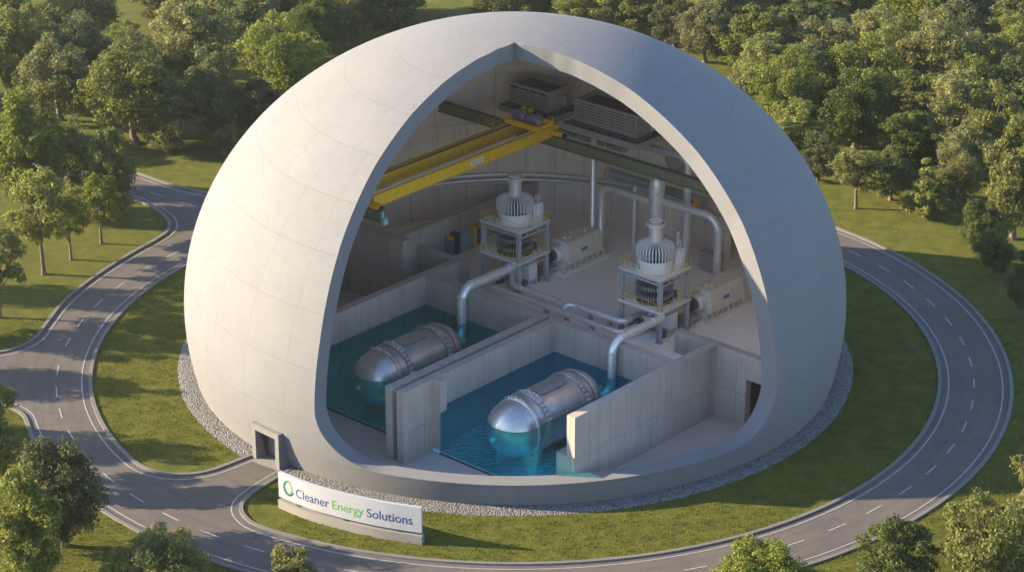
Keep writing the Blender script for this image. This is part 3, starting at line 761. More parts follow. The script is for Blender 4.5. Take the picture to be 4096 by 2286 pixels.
generator(7.7,14.4,'beige generator beside the nearer turbine next to the dome edge')

# ------------------------------------------------------------------ pipes
def uvp(L): return [uv(*p) for p in L]
def pipe(pts,r,label,bend=.8,mat='pipe',name='steam_pipe',group='pipes inside the dome',bands=(),seg=16,flat=False,sup=()):
    w=[Vector(uv(*p)) for p in pts]; o=w[0].copy()
    t=thing(name,label,'pipe',tuple(o),0,group)
    part('pipe_run',MB().tube([p-o for p in w],r,seg,bend),M[mat],t,sharp=50)
    for (i,f,wd) in bands:           # band on segment i at fraction f
        a,b=w[i]-o,w[i+1]-o; d=(b-a).normalized(); c=a+(b-a)*f
        part('flange',MB().tube([c-d*wd/2,c+d*wd/2],r*1.14,seg),M['steel'],t,sharp=50)
    for (u,v,zt) in sup:
        m=MB(lambda x,y,z: tuple(Vector(uv(x,y,z))-o)).box(u-.22,u+.22,v-.16,v+.16,HF,zt); part('support',m,M['wall'],t,smooth=False)
    return t
pipe([(2.6,-2.2,7.45),(-4.8,-2.2,7.45),(-4.8,-2.2,2.7),(-7.2,-1.2,2.7)],.44,'thick silver pipe bending down from the farther turbine into the left pool',1.1,bands=((0,.16,.14),(0,.85,.08),(1,.16,.08),(1,.62,.1)))
pipe([(2.4,15.2,7.45),(-4.5,15.2,7.45),(-4.5,15.2,2.6),(-6.4,14.7,2.6)],.38,'thick silver pipe bending down from the nearer turbine into the right pool',1.0,bands=((0,.2,.12),(0,.86,.08),(1,.2,.08),(1,.7,.1)))
pipe([(3.2,-4.15,5.75),(.2,-4.15,5.75),(.2,12.3,5.75),(2.4,12.3,5.75)],.27,'long low pipe running just behind the pool walls from tower to tower',.5,bands=((1,.1,.07),(1,.52,.08),(1,.62,.08),(1,.95,.07)),sup=((.2,3.6,5.5),(.2,6.0,5.5),(.2,9.0,5.5)))
pipe([(3.0,-2.7,6.9),(2.2,-2.5,5.75),(1.75,-1.4,5.75),(1.75,4.3,5.75),(1.2,4.9,5.0)],.29,'short pipe curving out under the farther tower along the floor',.7,bands=((0,.5,.1),(2,.82,.07)))
pipe([(1.05,4.95,4.8),(1.05,4.95,6.05),(1.65,5.7,6.05),(1.65,11.4,6.05),(4.2,11.4,6.05)],.3,'arched pipe rising by the pool corner and running into the nearer tower',.55,bands=((2,.06,.08),(2,.92,.07),(3,.35,.12)),sup=((1.65,7.6,5.75),(1.65,9.8,5.75)))
pipe([(13.4,-2.9,6.2),(14.4,-2.9,6.2),(14.4,-2.9,17.4)],.3,'straight tall pipe rising from the end of the farther generator',.6,name='wall_pipe',bands=((1,.12,.06),(1,.55,.06)))
pipe([(13.4,-2.1,6.0),(14.5,-1.9,6.0),(14.5,-1.9,11.9),(14.5,4.6,11.9)],.34,'arched pipe from the farther generator over to the big duct',.9,name='wall_pipe',bands=((1,.1,.06),(2,.9,.25)))
d=thing('exhaust_duct','wide upright silver duct with seams behind the nearer turbine stack','duct',uv(14.6,4.7,HF))
part('duct_body',MB().rev([(0,0),(.76,0),(.76,8.8),(.7,9.1),(.5,9.5),(0,9.5)],32),M['pipe'],d)
for h in (2.2,4.2,5.6,7.0,8.4): part('seam_band',MB().ring((0,0,h),.75,.80,.06,32),M['steel'],d)
pipe([(14.6,5.3,12.2),(14.6,11.9,12.2),(14.6,11.9,4.9)],.36,'pipe leaving the big duct and dropping behind the nearer generator',1.2,name='wall_pipe',bands=((0,.02,.3),(1,.55,.06)))
pipe([(17.0,.9,16.0),(17.0,6.4,16.0),(17.0,6.4,4.9)],.38,'highest shiny pipe under the larger louvred unit, dropping to the floor',.8,'steel','wall_pipe',bands=((0,.02,.25),(0,.85,.06),(1,.3,.06)))
pipe([(17.3,-.1,4.9),(17.3,-.1,11.6),(18.6,-.3,11.7)],.27,'slim upright pipe left of the big duct',.5,name='wall_pipe',bands=((0,.35,.06),(0,.8,.06)))
pipe([(17.6,-3.9,11.9),(17.6,7.9,11.9)],.45,'thick grey pipe along the hall wall behind the big duct',.5,'grey','wall_pipe',bands=((0,.03,.5),))
pipe([(17.6,-10.0,14.6),(17.6,-1.4,14.6),(17.6,-1.4,17.2)],.26,'grey pipe just above the green rail, turning up to the louvred unit',.6,'grey','wall_pipe',bands=((0,.3,.08),(0,.7,.08)))
for zz,lb in ((9.25,'upper of the two thin pipes following the curved hall wall'),(8.72,'lower of the two thin pipes following the curved hall wall')):
    P_=[(21.95*math.cos(math.radians(a)),21.95*math.sin(math.radians(a)),zz) for a in range(28,168,3)]
    solid('wall_pipe',MB().tube(P_,.19,12),M['steel'],lb,'pipe','thin pipes round the hall wall')
t=thing('duct_flange','large round grey duct end on the hall wall above the green rail','duct',uv(18.4,3.6,14.6),PSI)
part('duct_elbow',MB().rev([(0,0),(.75,0),(1.0,.25),(1.0,1.2),(.7,1.6),(.7,3.2),(0,3.2)],32,(0,0,0),'x'),M['grey'],t); part('rim',MB().rev([(.98,.2),(1.18,.25),(1.18,.42),(.98,.45)],32,(0,0,0),'x',closed=True),M['grey'],t)
t=thing('standpipe','short capped grey upright tank right of the nearer turbine stack','tank',uv(17.6,5.0,HF))
part('tank_body',MB().rev([(0,0),(.34,0),(.34,3.1),(.25,3.35),(0,3.4)],20),M['pipe'],t); part('cap_band',MB().ring((0,0,3.0),.33,.38,.08,20),M['steel'],t)
t=thing('wall_cabinet','grey cabinet at the foot of the hall wall behind the nearer turbine','cabinet',uv(18.3,8.4,HF),PSI)
part('cabinet_body',MB().box(-.5,.5,-1.0,1.0,0,1.9),M['grey'],t,smooth=False); part('cabinet_door',MB().box(-.53,-.5,-.9,.9,.1,1.8),M['grey'],t,smooth=False)
# hooks and lugs in yellow by the pipes
def hook(u,v,z,label,s=1.):
    m=MB(lambda x,y,zz: uv(x,y,zz)); m.box(u-.18*s,u+.18*s,v-.28*s,v+.28*s,z-.45*s,z-.05*s).box(u-.12*s,u+.12*s,v-.3*s,v-.08*s,z-.05*s,z+.5*s).box(u-.14*s,u+.14*s,v+.1*s,v+.45*s,z-.55*s,z-.3*s)
    m.cyl((u,v-.2*s,z-.3*s),.3*s,.35*s,14,'y')
    return solid('lifting_hook',m,M['orange'],label,'hook')
hook(16.2,8.3,12.0,'bright orange lifting hook under the green rail near the dome edge',1.1)
hook(16.9,.55,16.0,'small orange clamp at the end of the highest shiny pipe',.45)
hook(15.6,-.3,14.6,'small yellow clamp above the green rail, below the larger louvred unit',.5)

# ------------------------------------------------------------------ louvred condenser units
def condenser(u0,u1,v0,v1,z,h,pu0,pv0,pv1,label):
    t=thing('condenser_unit',label,'condenser',uv(u0,v0,z-.75),PSI,'louvred condenser units')
    F_=lambda u,v,zz:(u-u0,-(v-v0),zz-(z-.75))
    m=MB(F_); m.box(pu0,u1+1.6,pv0,pv1,z-.75,z-.2); pl=part('platform',m,M['grey'],t,smooth=False)
    m=MB(F_).box(pu0+.08,u1+.2,pv0+.08,pv1-.08,z-.2,z-.12); part('deck_tray',m,M['tray'],pl,smooth=False)
    m=MB(F_).railing([(u1,pv0+.12,z-.12),(pu0+.12,pv0+.12,z-.12),(pu0+.12,pv1-.12,z-.12),(u1,pv1-.12,z-.12)],.5,1.0,.014); part('railing',m,M['grey'],pl)
    m=MB(F_); w=.14
    m.box(u0,u1,v0,v1,z-.1,z+.12)                     # bottom
    for a,b,c,d_ in ((u0,u0+w,v0,v1),(u1-w,u1,v0,v1),(u0+w,u1-w,v0,v0+w),(u0+w,u1-w,v1-w,v1)): m.box(a,b,c,d_,z+h-.25,z+h)
    for a,b,c,d_ in ((u0,u0+w,v0,v0+w),(u0,u0+w,v1-w,v1),(u1-w,u1,v0,v0+w),(u1-w,u1,v1-w,v1)): m.box(a,b,c,d_,z+.12,z+h-.25)
    m.box(u0+w,u1-.02,v1-w+.04,v1-.03,z+.12,z+h-.25).box(u0+w,u1-.02,v0+.03,v0+w-.04,z+.12,z+h-.25).box(u1-w+.02,u1-.03,v0+w,v1-w,z+.12,z+h-.25)
    part('housing',m,M['grey'],t,smooth=False)
    part('top_tray',MB(F_).box(u0+w,u1-w,v0+w,v1-w,z+h-.55,z+h-.45),M['tray'],t,smooth=False)
    n=max(2,round((v1-v0)/1.3)); bw=(v1-v0-2*w)/n
    for k in range(n):
        a=v0+w+k*bw; m=MB(F_)
        if k: m.box(u0+.01,u0+.12,a-.03,a+.03,z+.12,z+h-.25)
        ns=int((h-.4)/.28)
        for q in range(ns):
            zz=z+.16+q*.28; m.add([(u0+.02,a+.04,zz),(u0+.02,a+bw-.04,zz),(u0+.13,a+bw-.04,zz+.12),(u0+.13,a+.04,zz+.12),(u0+.02,a+.04,zz+.03),(u0+.02,a+bw-.04,zz+.03),(u0+.13,a+bw-.04,zz+.15),(u0+.13,a+.04,zz+.15)],[(0,1,2,3),(4,7,6,5),(0,4,5,1),(3,2,6,7),(0,3,7,4),(1,5,6,2)])
        part('louvre_panel',m,M['louvre'],t,smooth=False)
    m=MB(F_).box(u0+.2,u0+.24,v0+w,v1-w,z+.12,z+h-.25); part('inner_screen',m,M['black'],t,smooth=False)
    m=MB(F_).cyl((u1-.9,v1+.05,z+.1),.28,.9,16).cyl((u1-.9,v1+.05,z+1.0),.2,.12,14); part('side_tank',m,M['grey'],t)
    return t
condenser(13.7,17.0,-13.0,-8.0,18.0,1.95,12.6,-13.4,-6.9,'smaller louvred grey condenser unit, up at the left under the dome roof')
condenser(13.9,17.2,-4.9,2.6,18.0,2.1,12.8,-5.5,3.6,'larger louvred grey condenser unit, up at the right under the dome roof')

# ------------------------------------------------------------------ crane and rails
def ibeam(m,u0,u1,v0,v1,z0,z1,fl=.12,web=.3):
    """I beam along u (if u span longer) or v"""
    if u1-u0>v1-v0:
        c=(v0+v1)/2; hw=(v1-v0)*web/2
        m.box(u0,u1,v0,v1,z0,z0+fl).box(u0,u1,v0,v1,z1-fl,z1).box(u0,u1,c-hw,c+hw,z0+fl,z1-fl)
    else:
        c=(u0+u1)/2; hw=(u1-u0)*web/2
        m.box(u0,u1,v0,v1,z0,z0+fl).box(u0,u1,v0,v1,z1-fl,z1).box(c-hw,c+hw,v0,v1,z0+fl,z1-fl)
    return m
UV=lambda x,y,z: uv(x,y,z)
def rail_(u0,u1,v0,v1,label):
    t=thing('crane_rail',label,'crane rail',uv((u0+u1)/2,(v0+v1)/2,15.8),PSI,'crane rails')
    G=lambda u,v,z:(u-(u0+u1)/2,-(v-(v0+v1)/2),z-15.8)
    part('rail_beam',ibeam(MB(G),u0,u1,v0,v1,15.8,16.85,.14,.4),M['green'],t,smooth=False)
    c=(u0+u1)/2; part('rail_head',MB(G).box(c-.07,c+.07,v0,v1,16.85,16.98),M['darksteel'],t,smooth=False)
    return t
rail_(11.35,11.95,-20.6,15.2,'long dark green crane rail across the back of the hall')
rl2=rail_(-13.1,-12.5,-18.0,-4.3,'short dark green crane rail end at the left edge of the opening')
cr=thing('overhead_crane','yellow double girder overhead crane with purple hoist','crane',uv(0,-7.2,16.98),PSI)
G=lambda u,v,z:(u,-(v+7.2),z-16.98)
def girder(v,u0,u1,h=1.12,w=.62,lab=None):
    m=ibeam(MB(G),u0,u1,v-w/2,v+w/2,16.72,16.72+h,.09,.72)
    return part('girder',m,M['yellow'],cr,lab,smooth=False)
gN=girder(-5.75,-12.4,12.3); gF=girder(-8.75,-12.4,12.3)
part('trolley_rail',MB(G).box(-12.2,12.0,-5.98,-5.86,17.84,17.94),M['steel'],gN,smooth=False)
part('trolley_rail',MB(G).box(-12.2,12.0,-8.64,-8.52,17.84,17.94),M['darksteel'],gF,smooth=False)
pl=part('nameplate',MB(G).box(.1,1.9,-5.75+.225,-5.75+.24,17.02,17.5),M['plate'],gN,smooth=False)
sq=MB(G); rg=random.Random(5)
x=.2
for row,(zz,x1) in enumerate(((17.34,1.1),(17.12,1.0))):
    x=.22
    while x<x1:
        w=rg.uniform(.03,.1); sq.box(x,x+w,-5.51,-5.503,zz+rg.uniform(-.02,.02),zz+rg.uniform(.05,.12)); x+=w+.03
sq.box(1.25,1.7,-5.51,-5.503,17.2,17.28)
part('plate_marks',sq,M['darksteel'],pl,smooth=False)
m=MB(G).railing([(-12.2,-9.25,17.84),(11.8,-9.25,17.84)],.95,1.15,.025); m.box(-12.2,11.8,-9.4,-9.07,17.78,17.84); part('walkway',m,M['rail'],cr)
for u in (-12.8,11.65):
    m=MB(G).box(u-.28,u+.28,-10.2,-4.35,16.98+.02,17.42).box(u-.36,u+.36,-5.4,-4.55,17.0,17.35)
    et=part('end_truck',m,M['yellow'],cr,smooth=False)
    part('bumper',MB(G).cyl((u,-4.35,17.15),.2,.3,14,'y'),M['black'],et)
    for v in (-9.6,-4.9): part('wheel',MB(G).cyl((u-.12,v,17.05),.2,.24,16,'x'),M['darksteel'],et)
# trolley with the purple hoist
tr=part('trolley',MB(G).box(8.9,9.2,-9.25,-5.2,17.96,18.45).box(11.0,11.25,-9.25,-5.2,17.96,18.45).box(9.2,11.0,-9.1,-8.9,17.96,18.3).box(9.2,11.0,-5.6,-5.35,17.96,18.3).box(9.2,11.0,-8.9,-5.6,17.98,18.05),M['yellow'],cr,smooth=False)
m=MB(G)
for a,b,r in ((-9.0,-7.55,.55),(-7.5,-6.75,.46),(-6.7,-5.75,.54)):
    m.rev([(0,a),(r*.8,a),(r,a+.15),(r,b-.15),(r*.8,b),(0,b)],24,(10.1,0,18.6),'y')
m.cyl((10.1,-7.9,19.1),.16,.16,12).cyl((10.1,-6.2,19.1),.16,.14,12)
part('hoist_drum',m,M['purple'],tr)
m=MB(G).box(10.7,11.0,-7.9,-7.5,18.3,19.2).box(10.5,10.9,-8.6,-8.2,18.9,19.25).railing([(9.1,-5.25,18.45),(11.2,-5.25,18.45)],.5,.9,.03); part('hoist_gear',m,M['yellow'],tr)
m=MB(G).box(-13.0,-12.75,-4.15,-3.95,15.9,16.9).box(-13.15,-12.6,-4.0,-3.6,15.75,16.35); part('cable_box',m,M['teal'],cr,'pale teal cable box hanging at the crane end')

# cabinets along the tall wall
def cabinet(u0,u1,h,mat,label,top=None,dep=.8,name='cabinet'):
    t=thing(name,label,'cabinet',uv((u0+u1)/2,-12.4,HF),PSI,'cabinets along the tall wall')
    w=(u1-u0)/2
    part('cabinet_body',MB().box(-w,w,-dep/2,dep/2,.08,h).box(-w+.05,w-.05,-dep/2+.05,dep/2-.05,0,.08),M[mat],t,smooth=False)
    part('cabinet_door',MB().box(-w+.06,w-.06,-dep/2-.03,-dep/2,.15,h-.08),M[mat],t,smooth=False)
    part('handle',MB().box(w*.5,w*.5+.05,-dep/2-.07,-dep/2-.03,h*.45,h*.6),M['darksteel'],t,smooth=False)
    if top: part('top_box',MB().box(-w*.7,w*.7,-dep/2-.06,dep/2-.1,h,h+.28),M[top],t,smooth=False)
cabinet(4.25,4.75,1.75,'bluegrey','slim blue-grey cabinet with an orange top, left of the tall grey one','orange')
cabinet(5.0,5.6,2.1,'tray','tall dark grey cabinet between the orange-topped one and the teal one')
cabinet(5.75,7.35,1.9,'teal','wide teal cabinet standing against the tall wall')
cabinet(7.45,8.0,2.0,'yellow','narrow yellow cabinet right of the teal one')
cabinet(8.5,8.8,1.7,'bluegrey','thin blue-grey cabinet with a yellow top, nearest the farther turbine','rail',.5)

# ------------------------------------------------------------------ sign
sg=thing('entrance_sign','long curved white sign with blue and green lettering on a concrete base','sign',(-13.7,-33.0,0))
SO=Vector((-13.7,-33.0,0))
sp=catmull([(-19.35,-29.49),(-16.7,-31.6),(-13.74,-33.27),(-10.7,-34.6),(-7.44,-35.65)],10)
sp=[Vector((x,y,0))-SO for x,y in sp]
cum=[0]
for a,b in zip(sp[:-1],sp[1:]): cum.append(cum[-1]+(b-a).length)
SL=cum[-1]
def onsign(s,dz,out):
    s=min(max(s,0),SL-1e-6); i=max(k for k in range(len(cum)-1) if cum[k]<=s); t=(s-cum[i])/(cum[i+1]-cum[i])
    p=sp[i].lerp(sp[i+1],t); d=(sp[i+1]-sp[i]).normalized()
    d0=(sp[i]-sp[i-1]).normalized() if i else d; d=(d0*(1-t)+d*t).normalized()
    nrm=Vector((d.y,-d.x,0))                       # towards the viewer side
    q=p+nrm*out; return (q.x,q.y,dz)
def slab(s0,s1,z0,z1,o0,o1,n=40):
    m=MB(); vs=[]
    for k in range(n+1):
        s=s0+(s1-s0)*k/n
        for o in (o0,o1):
            for z in (z0,z1): vs.append(onsign(s,z,o))
    f=[]
    for k in range(n):
        a=4*k; f+=[(a,a+1,a+5,a+4),(a+2,a+3,a+7,a+6),(a+1,a+3,a+7,a+5),(a,a+2,a+6,a+4)]
    f+=[(0,1,3,2),(4*n,4*n+1,4*n+3,4*n+2)]
    return m.add(vs,f)
part('sign_base',slab(0,SL,0,.77,-.62,0),M['sign'],sg)
for s in (2.0,SL/2,SL-2.0): part('sign_post',slab(s-.15,s+.15,.77,1.0,-.45,-.2,2),M['darksteel'],sg)
pan=part('sign_panel',slab(0,SL-.05,1.0,3.24,-.42,-.14),M['signwhite'],sg)
def text_mesh(body,size):
    cu=bpy.data.curves.new('lettering','FONT'); cu.body=body; cu.size=size; cu.resolution_u=4; cu.extrude=.004; cu.offset=.002
    o=bpy.data.objects.new('lettering',cu); col.objects.link(o)
    dg=bpy.context.evaluated_depsgraph_get(); me=bpy.data.meshes.new_from_object(o.evaluated_get(dg)); w=o.dimensions.x
    bpy.data.objects.remove(o); return me
def adv(body,size):
    me=text_mesh(body,size); xs=[v.co.x for v in me.vertices]; return me,min(xs),max(xs)
size=1.12; s=.145*SL; total=(.94-.145)*SL
ws=[adv(w_,size) for w_ in ('Cleaner','Energy','Solutions')]
gap=.3; sx=(total-2*gap)/sum(b-a for _,a,b in ws)
for (me,a,b),mt in zip(ws,('textblue','textgreen','textblue')):
    bm=bmesh.new(); bm.from_mesh(me); bmesh.ops.triangulate(bm,faces=bm.faces)
    for v in bm.verts:
        x,y,z=v.co; v.co=onsign(s+(x-a)*sx,1.64+y,-.14+.007+z)
    bm.to_mesh(me); bm.free()
    me.name='lettering'; me.materials.clear(); o=link('lettering',me,M[mt],pan); s+=(b-a)*sx+gap
def crescent(R,w,a0,a1,off,mt,n=40):
    m=MB(); vs=[]; cx,cz=.085*SL,2.12
    for k in range(n+1):
        t=k/n; a=math.radians(a0+(a1-a0)*t); th=w*math.sin(PI*min(1,max(0,t)))**.7+.004
        for rr in (R,R-th):
            for o in (-.135+off,-.128+off): vs.append(onsign(cx+rr*.86*math.cos(a),cz+rr*math.sin(a),o))
    f=[]
    for k in range(n):
        q=4*k; f+=[(q,q+1,q+5,q+4),(q+2,q+3,q+7,q+6),(q+1,q+3,q+7,q+5),(q,q+2,q+6,q+4)]
    m.add(vs,f); part('logo',m,M[mt],pan)
crescent(.70,.27,98,352,.0,'textblue'); crescent(.70,.10,50,165,.010,'logogreen'); crescent(.52,.17,-120,105,.004,'textgreen'); crescent(.56,.07,85,250,.013,'logogreen')

# ------------------------------------------------------------------ grass tufts (uncountable)
def grass():
    rs=np.random.RandomState(2); n=420000
    x=rs.uniform(-50,52,n); y=rs.uniform(-47,40,n); r=np.hypot(x,y)
    ok=((r>31.05)&(r<RI-.36))|((r>RO+.36)&(y<8)&(r<60))
    az=np.degrees(np.arctan2(y,x))
    ok&=~((r<RI)&(az<-116)&(az>-149)&(((az+134)**2<5.2**2)|((r>35.0)&(az>-146)&(az<-120))|((r>31)&(az<-129)&(az>-146)&(np.hypot(x+28.5,y+30)<6.2))))
    ok&=~((x<-43)&(y<1.5)&(y>-11.5))
    ok&=~((np.abs(y)>-1)&(y>24)&(r<RI))
    x,y=x[ok],y[ok]; n=len(x)
    a=rs.uniform(0,2*PI,n); h=rs.uniform(.05,.15,n)*(.6+.8*(np.sin(x*2.1+np.sin(y*1.7)*2)*np.sin(y*2.6+x)>.1)); w=rs.uniform(.022,.05,n)
    lx=rs.normal(0,.05,n); ly=rs.normal(0,.05,n)
    v=np.zeros((n,3,3)); v[:,0]=np.stack([x-np.cos(a)*w,y-np.sin(a)*w,0*x],1); v[:,1]=np.stack([x+np.cos(a)*w,y+np.sin(a)*w,0*x],1); v[:,2]=np.stack([x+lx,y+ly,h],1)
    me=bpy.data.meshes.new('grass'); me.from_pydata(v.reshape(-1,3).tolist(),[],np.arange(3*n).reshape(n,3).tolist()); me.update()
    return me
tag(link('grass',grass(),M['grass']),kind='stuff')

# ------------------------------------------------------------------ trees
def tree_proto(seed,shape,H=9.,Wd=6.,leaf=.26,npuff=70,per=210,trunk=.30,clear=.28,mat='leaf'):
    """crown of leaf clumps over a trunk with limbs; returns (trunk mesh, crown mesh) with height H and width Wd"""
    rs=np.random.RandomState(seed)
    z0=H*clear; hc=(H-z0)/2; zc=z0+hc; rx=Wd/2
    cen=[]; rad_=[]; lobes=[]
    def env(zr):
        if shape=='cone': return max(.08,(1-(zr+1)/2))
        return math.sqrt(max(0,1-zr*zr))*(1-.2*zr if shape=='oval' else 1+.1*zr)
    lv=[(-.62,4),(-.15,5),(.3,4),(.72,2)] if shape!='cone' else [(-.8,5),(-.35,4),(.1,3),(.5,2),(.85,1)]
    for zr,cn in lv:
        a0=rs.uniform(0,6.28)
        for q in range(cn):
            a=a0+2*PI*q/cn+rs.uniform(-.4,.4); z_=zr+rs.uniform(-.14,.14); e_=env(max(-1,min(1,z_)))
            R_=rs.uniform(.18,.27)*Wd*(.5+.5*e_)*(.85 if shape=='cone' else 1)
            d_=max(0,rx*e_*rs.uniform(.86,1.08)-R_)
            lobes.append((np.array([d_*math.cos(a),d_*math.sin(a),zc+z_*hc*.86]),R_))
    lobes.append((np.array([0,0,zc]),.2*Wd))
    per_l=max(4,int(npuff*1.35/len(lobes)))
    for c,R_ in lobes:
        for q in range(per_l):
            d=rs.normal(0,1,3); d[2]=d[2]*.9+.25; d/=np.linalg.norm(d)
            out=c-np.array([0,0,zc]); out[2]*=.4
            if np.dot(d,out)<-.35*R_ and rs.rand()<.8: continue
            cen.append(c+d*R_*rs.uniform(.55,.95)); rad_.append(R_*rs.uniform(.40,.62))
    V=[]
    for c,r_ in zip(cen,rad_):
        n=int(per*1.9*(r_/(.14*Wd))**1.5)
        d=rs.normal(0,1,(n,3)); d[:,2]+=.25; d/=np.linalg.norm(d,axis=1)[:,None]
        lump=1+.34*np.sin(d[:,0]*5+c[0]*3)*np.cos(d[:,1]*4+c[1]*2)+.18*np.sin(d[:,2]*7+c[2])
        pos=c+d*(r_*lump*rs.uniform(.55,1.05,n)**.6)[:,None]*np.array([1,1,.82])
        nr=d*.8+rs.normal(0,.55,(n,3)); nr/=np.linalg.norm(nr,axis=1)[:,None]
        t=np.cross(nr,rs.normal(0,1,(n,3))); t/=np.linalg.norm(t,axis=1)[:,None]; b=np.cross(nr,t)
        s=(leaf*rs.uniform(.55,1.15,n))[:,None]*.5
        V.append(np.stack([pos-t*s*.6,pos-b*s*.9+nr*s*.15,pos+t*s*.6,pos+b*s*1.1-nr*s*.2],1))
    v=np.concatenate(V); n=len(v)
    # normalise to the asked height and width
    flat=v.reshape(-1,3); top=np.percentile(flat[:,2],99.8); flat[:,2]=np.where(flat[:,2]>z0,z0+(flat[:,2]-z0)*(H-z0)/(top-z0),flat[:,2])
    cm=bpy.data.meshes.new('crown'); cm.from_pydata(flat.tolist(),[],np.arange(4*n).reshape(n,4).tolist()); cm.update(); cm.materials.append(M[mat])
    m=MB(); tw=trunk
    pts=[(0,0,-.15),(0.02,0,.4),(rs.uniform(-.1,.1),rs.uniform(-.1,.1),z0),(rs.uniform(-.25,.25),rs.uniform(-.25,.25),z0+hc*.8),(rs.uniform(-.3,.3),rs.uniform(-.3,.3),z0+hc*1.5)]
    rd=[tw*1.5,tw,tw*.78,tw*.5,tw*.18]
    seg=9; vs=[]
    for p_,r_ in zip(pts,rd):
        for q in range(seg): a=2*PI*q/seg; vs.append((p_[0]+r_*math.cos(a),p_[1]+r_*math.sin(a),p_[2]))
    m.add(vs,[(i*seg+q,i*seg+(q+1)%seg,(i+1)*seg+(q+1)%seg,(i+1)*seg+q) for i in range(len(pts)-1) for q in range(seg)])
    order=rs.permutation(len(cen))[:12]
    for i in order:
        c=cen[i]; s0=Vector((pts[2][0],pts[2][1],z0*.85+rs.uniform(0,hc*.9)))
        e_=Vector(c); mid=s0.lerp(e_,.5)+Vector((0,0,.2)); r0=tw*.36
        seg=5; vs=[]
        for p_,r_ in ((s0,r0),(mid,r0*.6),(e_,r0*.2)):
            d_=(e_-s0).normalized(); u_=d_.orthogonal().normalized(); w_=d_.cross(u_)
            for q in range(seg): a=2*PI*q/seg; vs.append(tuple(p_+u_*r_*math.cos(a)+w_*r_*math.sin(a)))
        m.add(vs,[(k_*seg+q,k_*seg+(q+1)%seg,(k_+1)*seg+(q+1)%seg,(k_+1)*seg+q) for k_ in range(2) for q in range(seg)])
    tm=mesh_from('trunk',m,sharp=60); tm.materials.append(M['bark'])
    return tm,cm,H,Wd
PROTO={
 'round':[tree_proto(11,'round',9,8,.30,80,230,.34,.08),tree_proto(12,'round',9,8,.30,84,220,.32,.07),tree_proto(13,'round',9,8,.28,76,240,.30,.10)],
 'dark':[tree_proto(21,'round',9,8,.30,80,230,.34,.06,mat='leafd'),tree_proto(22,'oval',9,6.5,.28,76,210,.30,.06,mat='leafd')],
 'oval':[tree_proto(31,'oval',9,6,.27,78,220,.28,.07),tree_proto(32,'oval',9,6,.27,74,230,.28,.08)],
 'cone':[tree_proto(41,'cone',9,6,.27,80,220,.24,.12)],
 'young':[tree_proto(51,'oval',9,5,.26,54,170,.17,.26),tree_proto(52,'round',9,5.5,.26,50,180,.17,.28)],
 'bush':[tree_proto(61,'round',4,4,.2,48,190,.12,.04),tree_proto(62,'oval',4,3.6,.2,44,190,.12,.05)],
}
cnt={}; trng=random.Random(9)
def tree(x,y,h,w,kind,label,cat='tree',group=None):
    P_=PROTO[kind]; i=cnt.get(kind,0); cnt[kind]=i+1; tm,cm,H0,W0=P_[i%len(P_)]
    t=thing('tree' if kind!='bush' else 'bush',label,cat,(x,y,0),trng.uniform(0,6.28),group)
    w*=1.16; h*=1.03; t.scale=(w/W0,w/W0*trng.uniform(.92,1.08),h/H0)
    for nm,me in (('trunk',tm),('crown',cm)):
        o=bpy.data.objects.new(nm,me); col.objects.link(o); o.parent=t
    return t
GL,GR,GB='trees on the lawn left of the dome','trees in the wood right of the dome','trees in the wood behind the dome'
GF='trees along the near road edge'
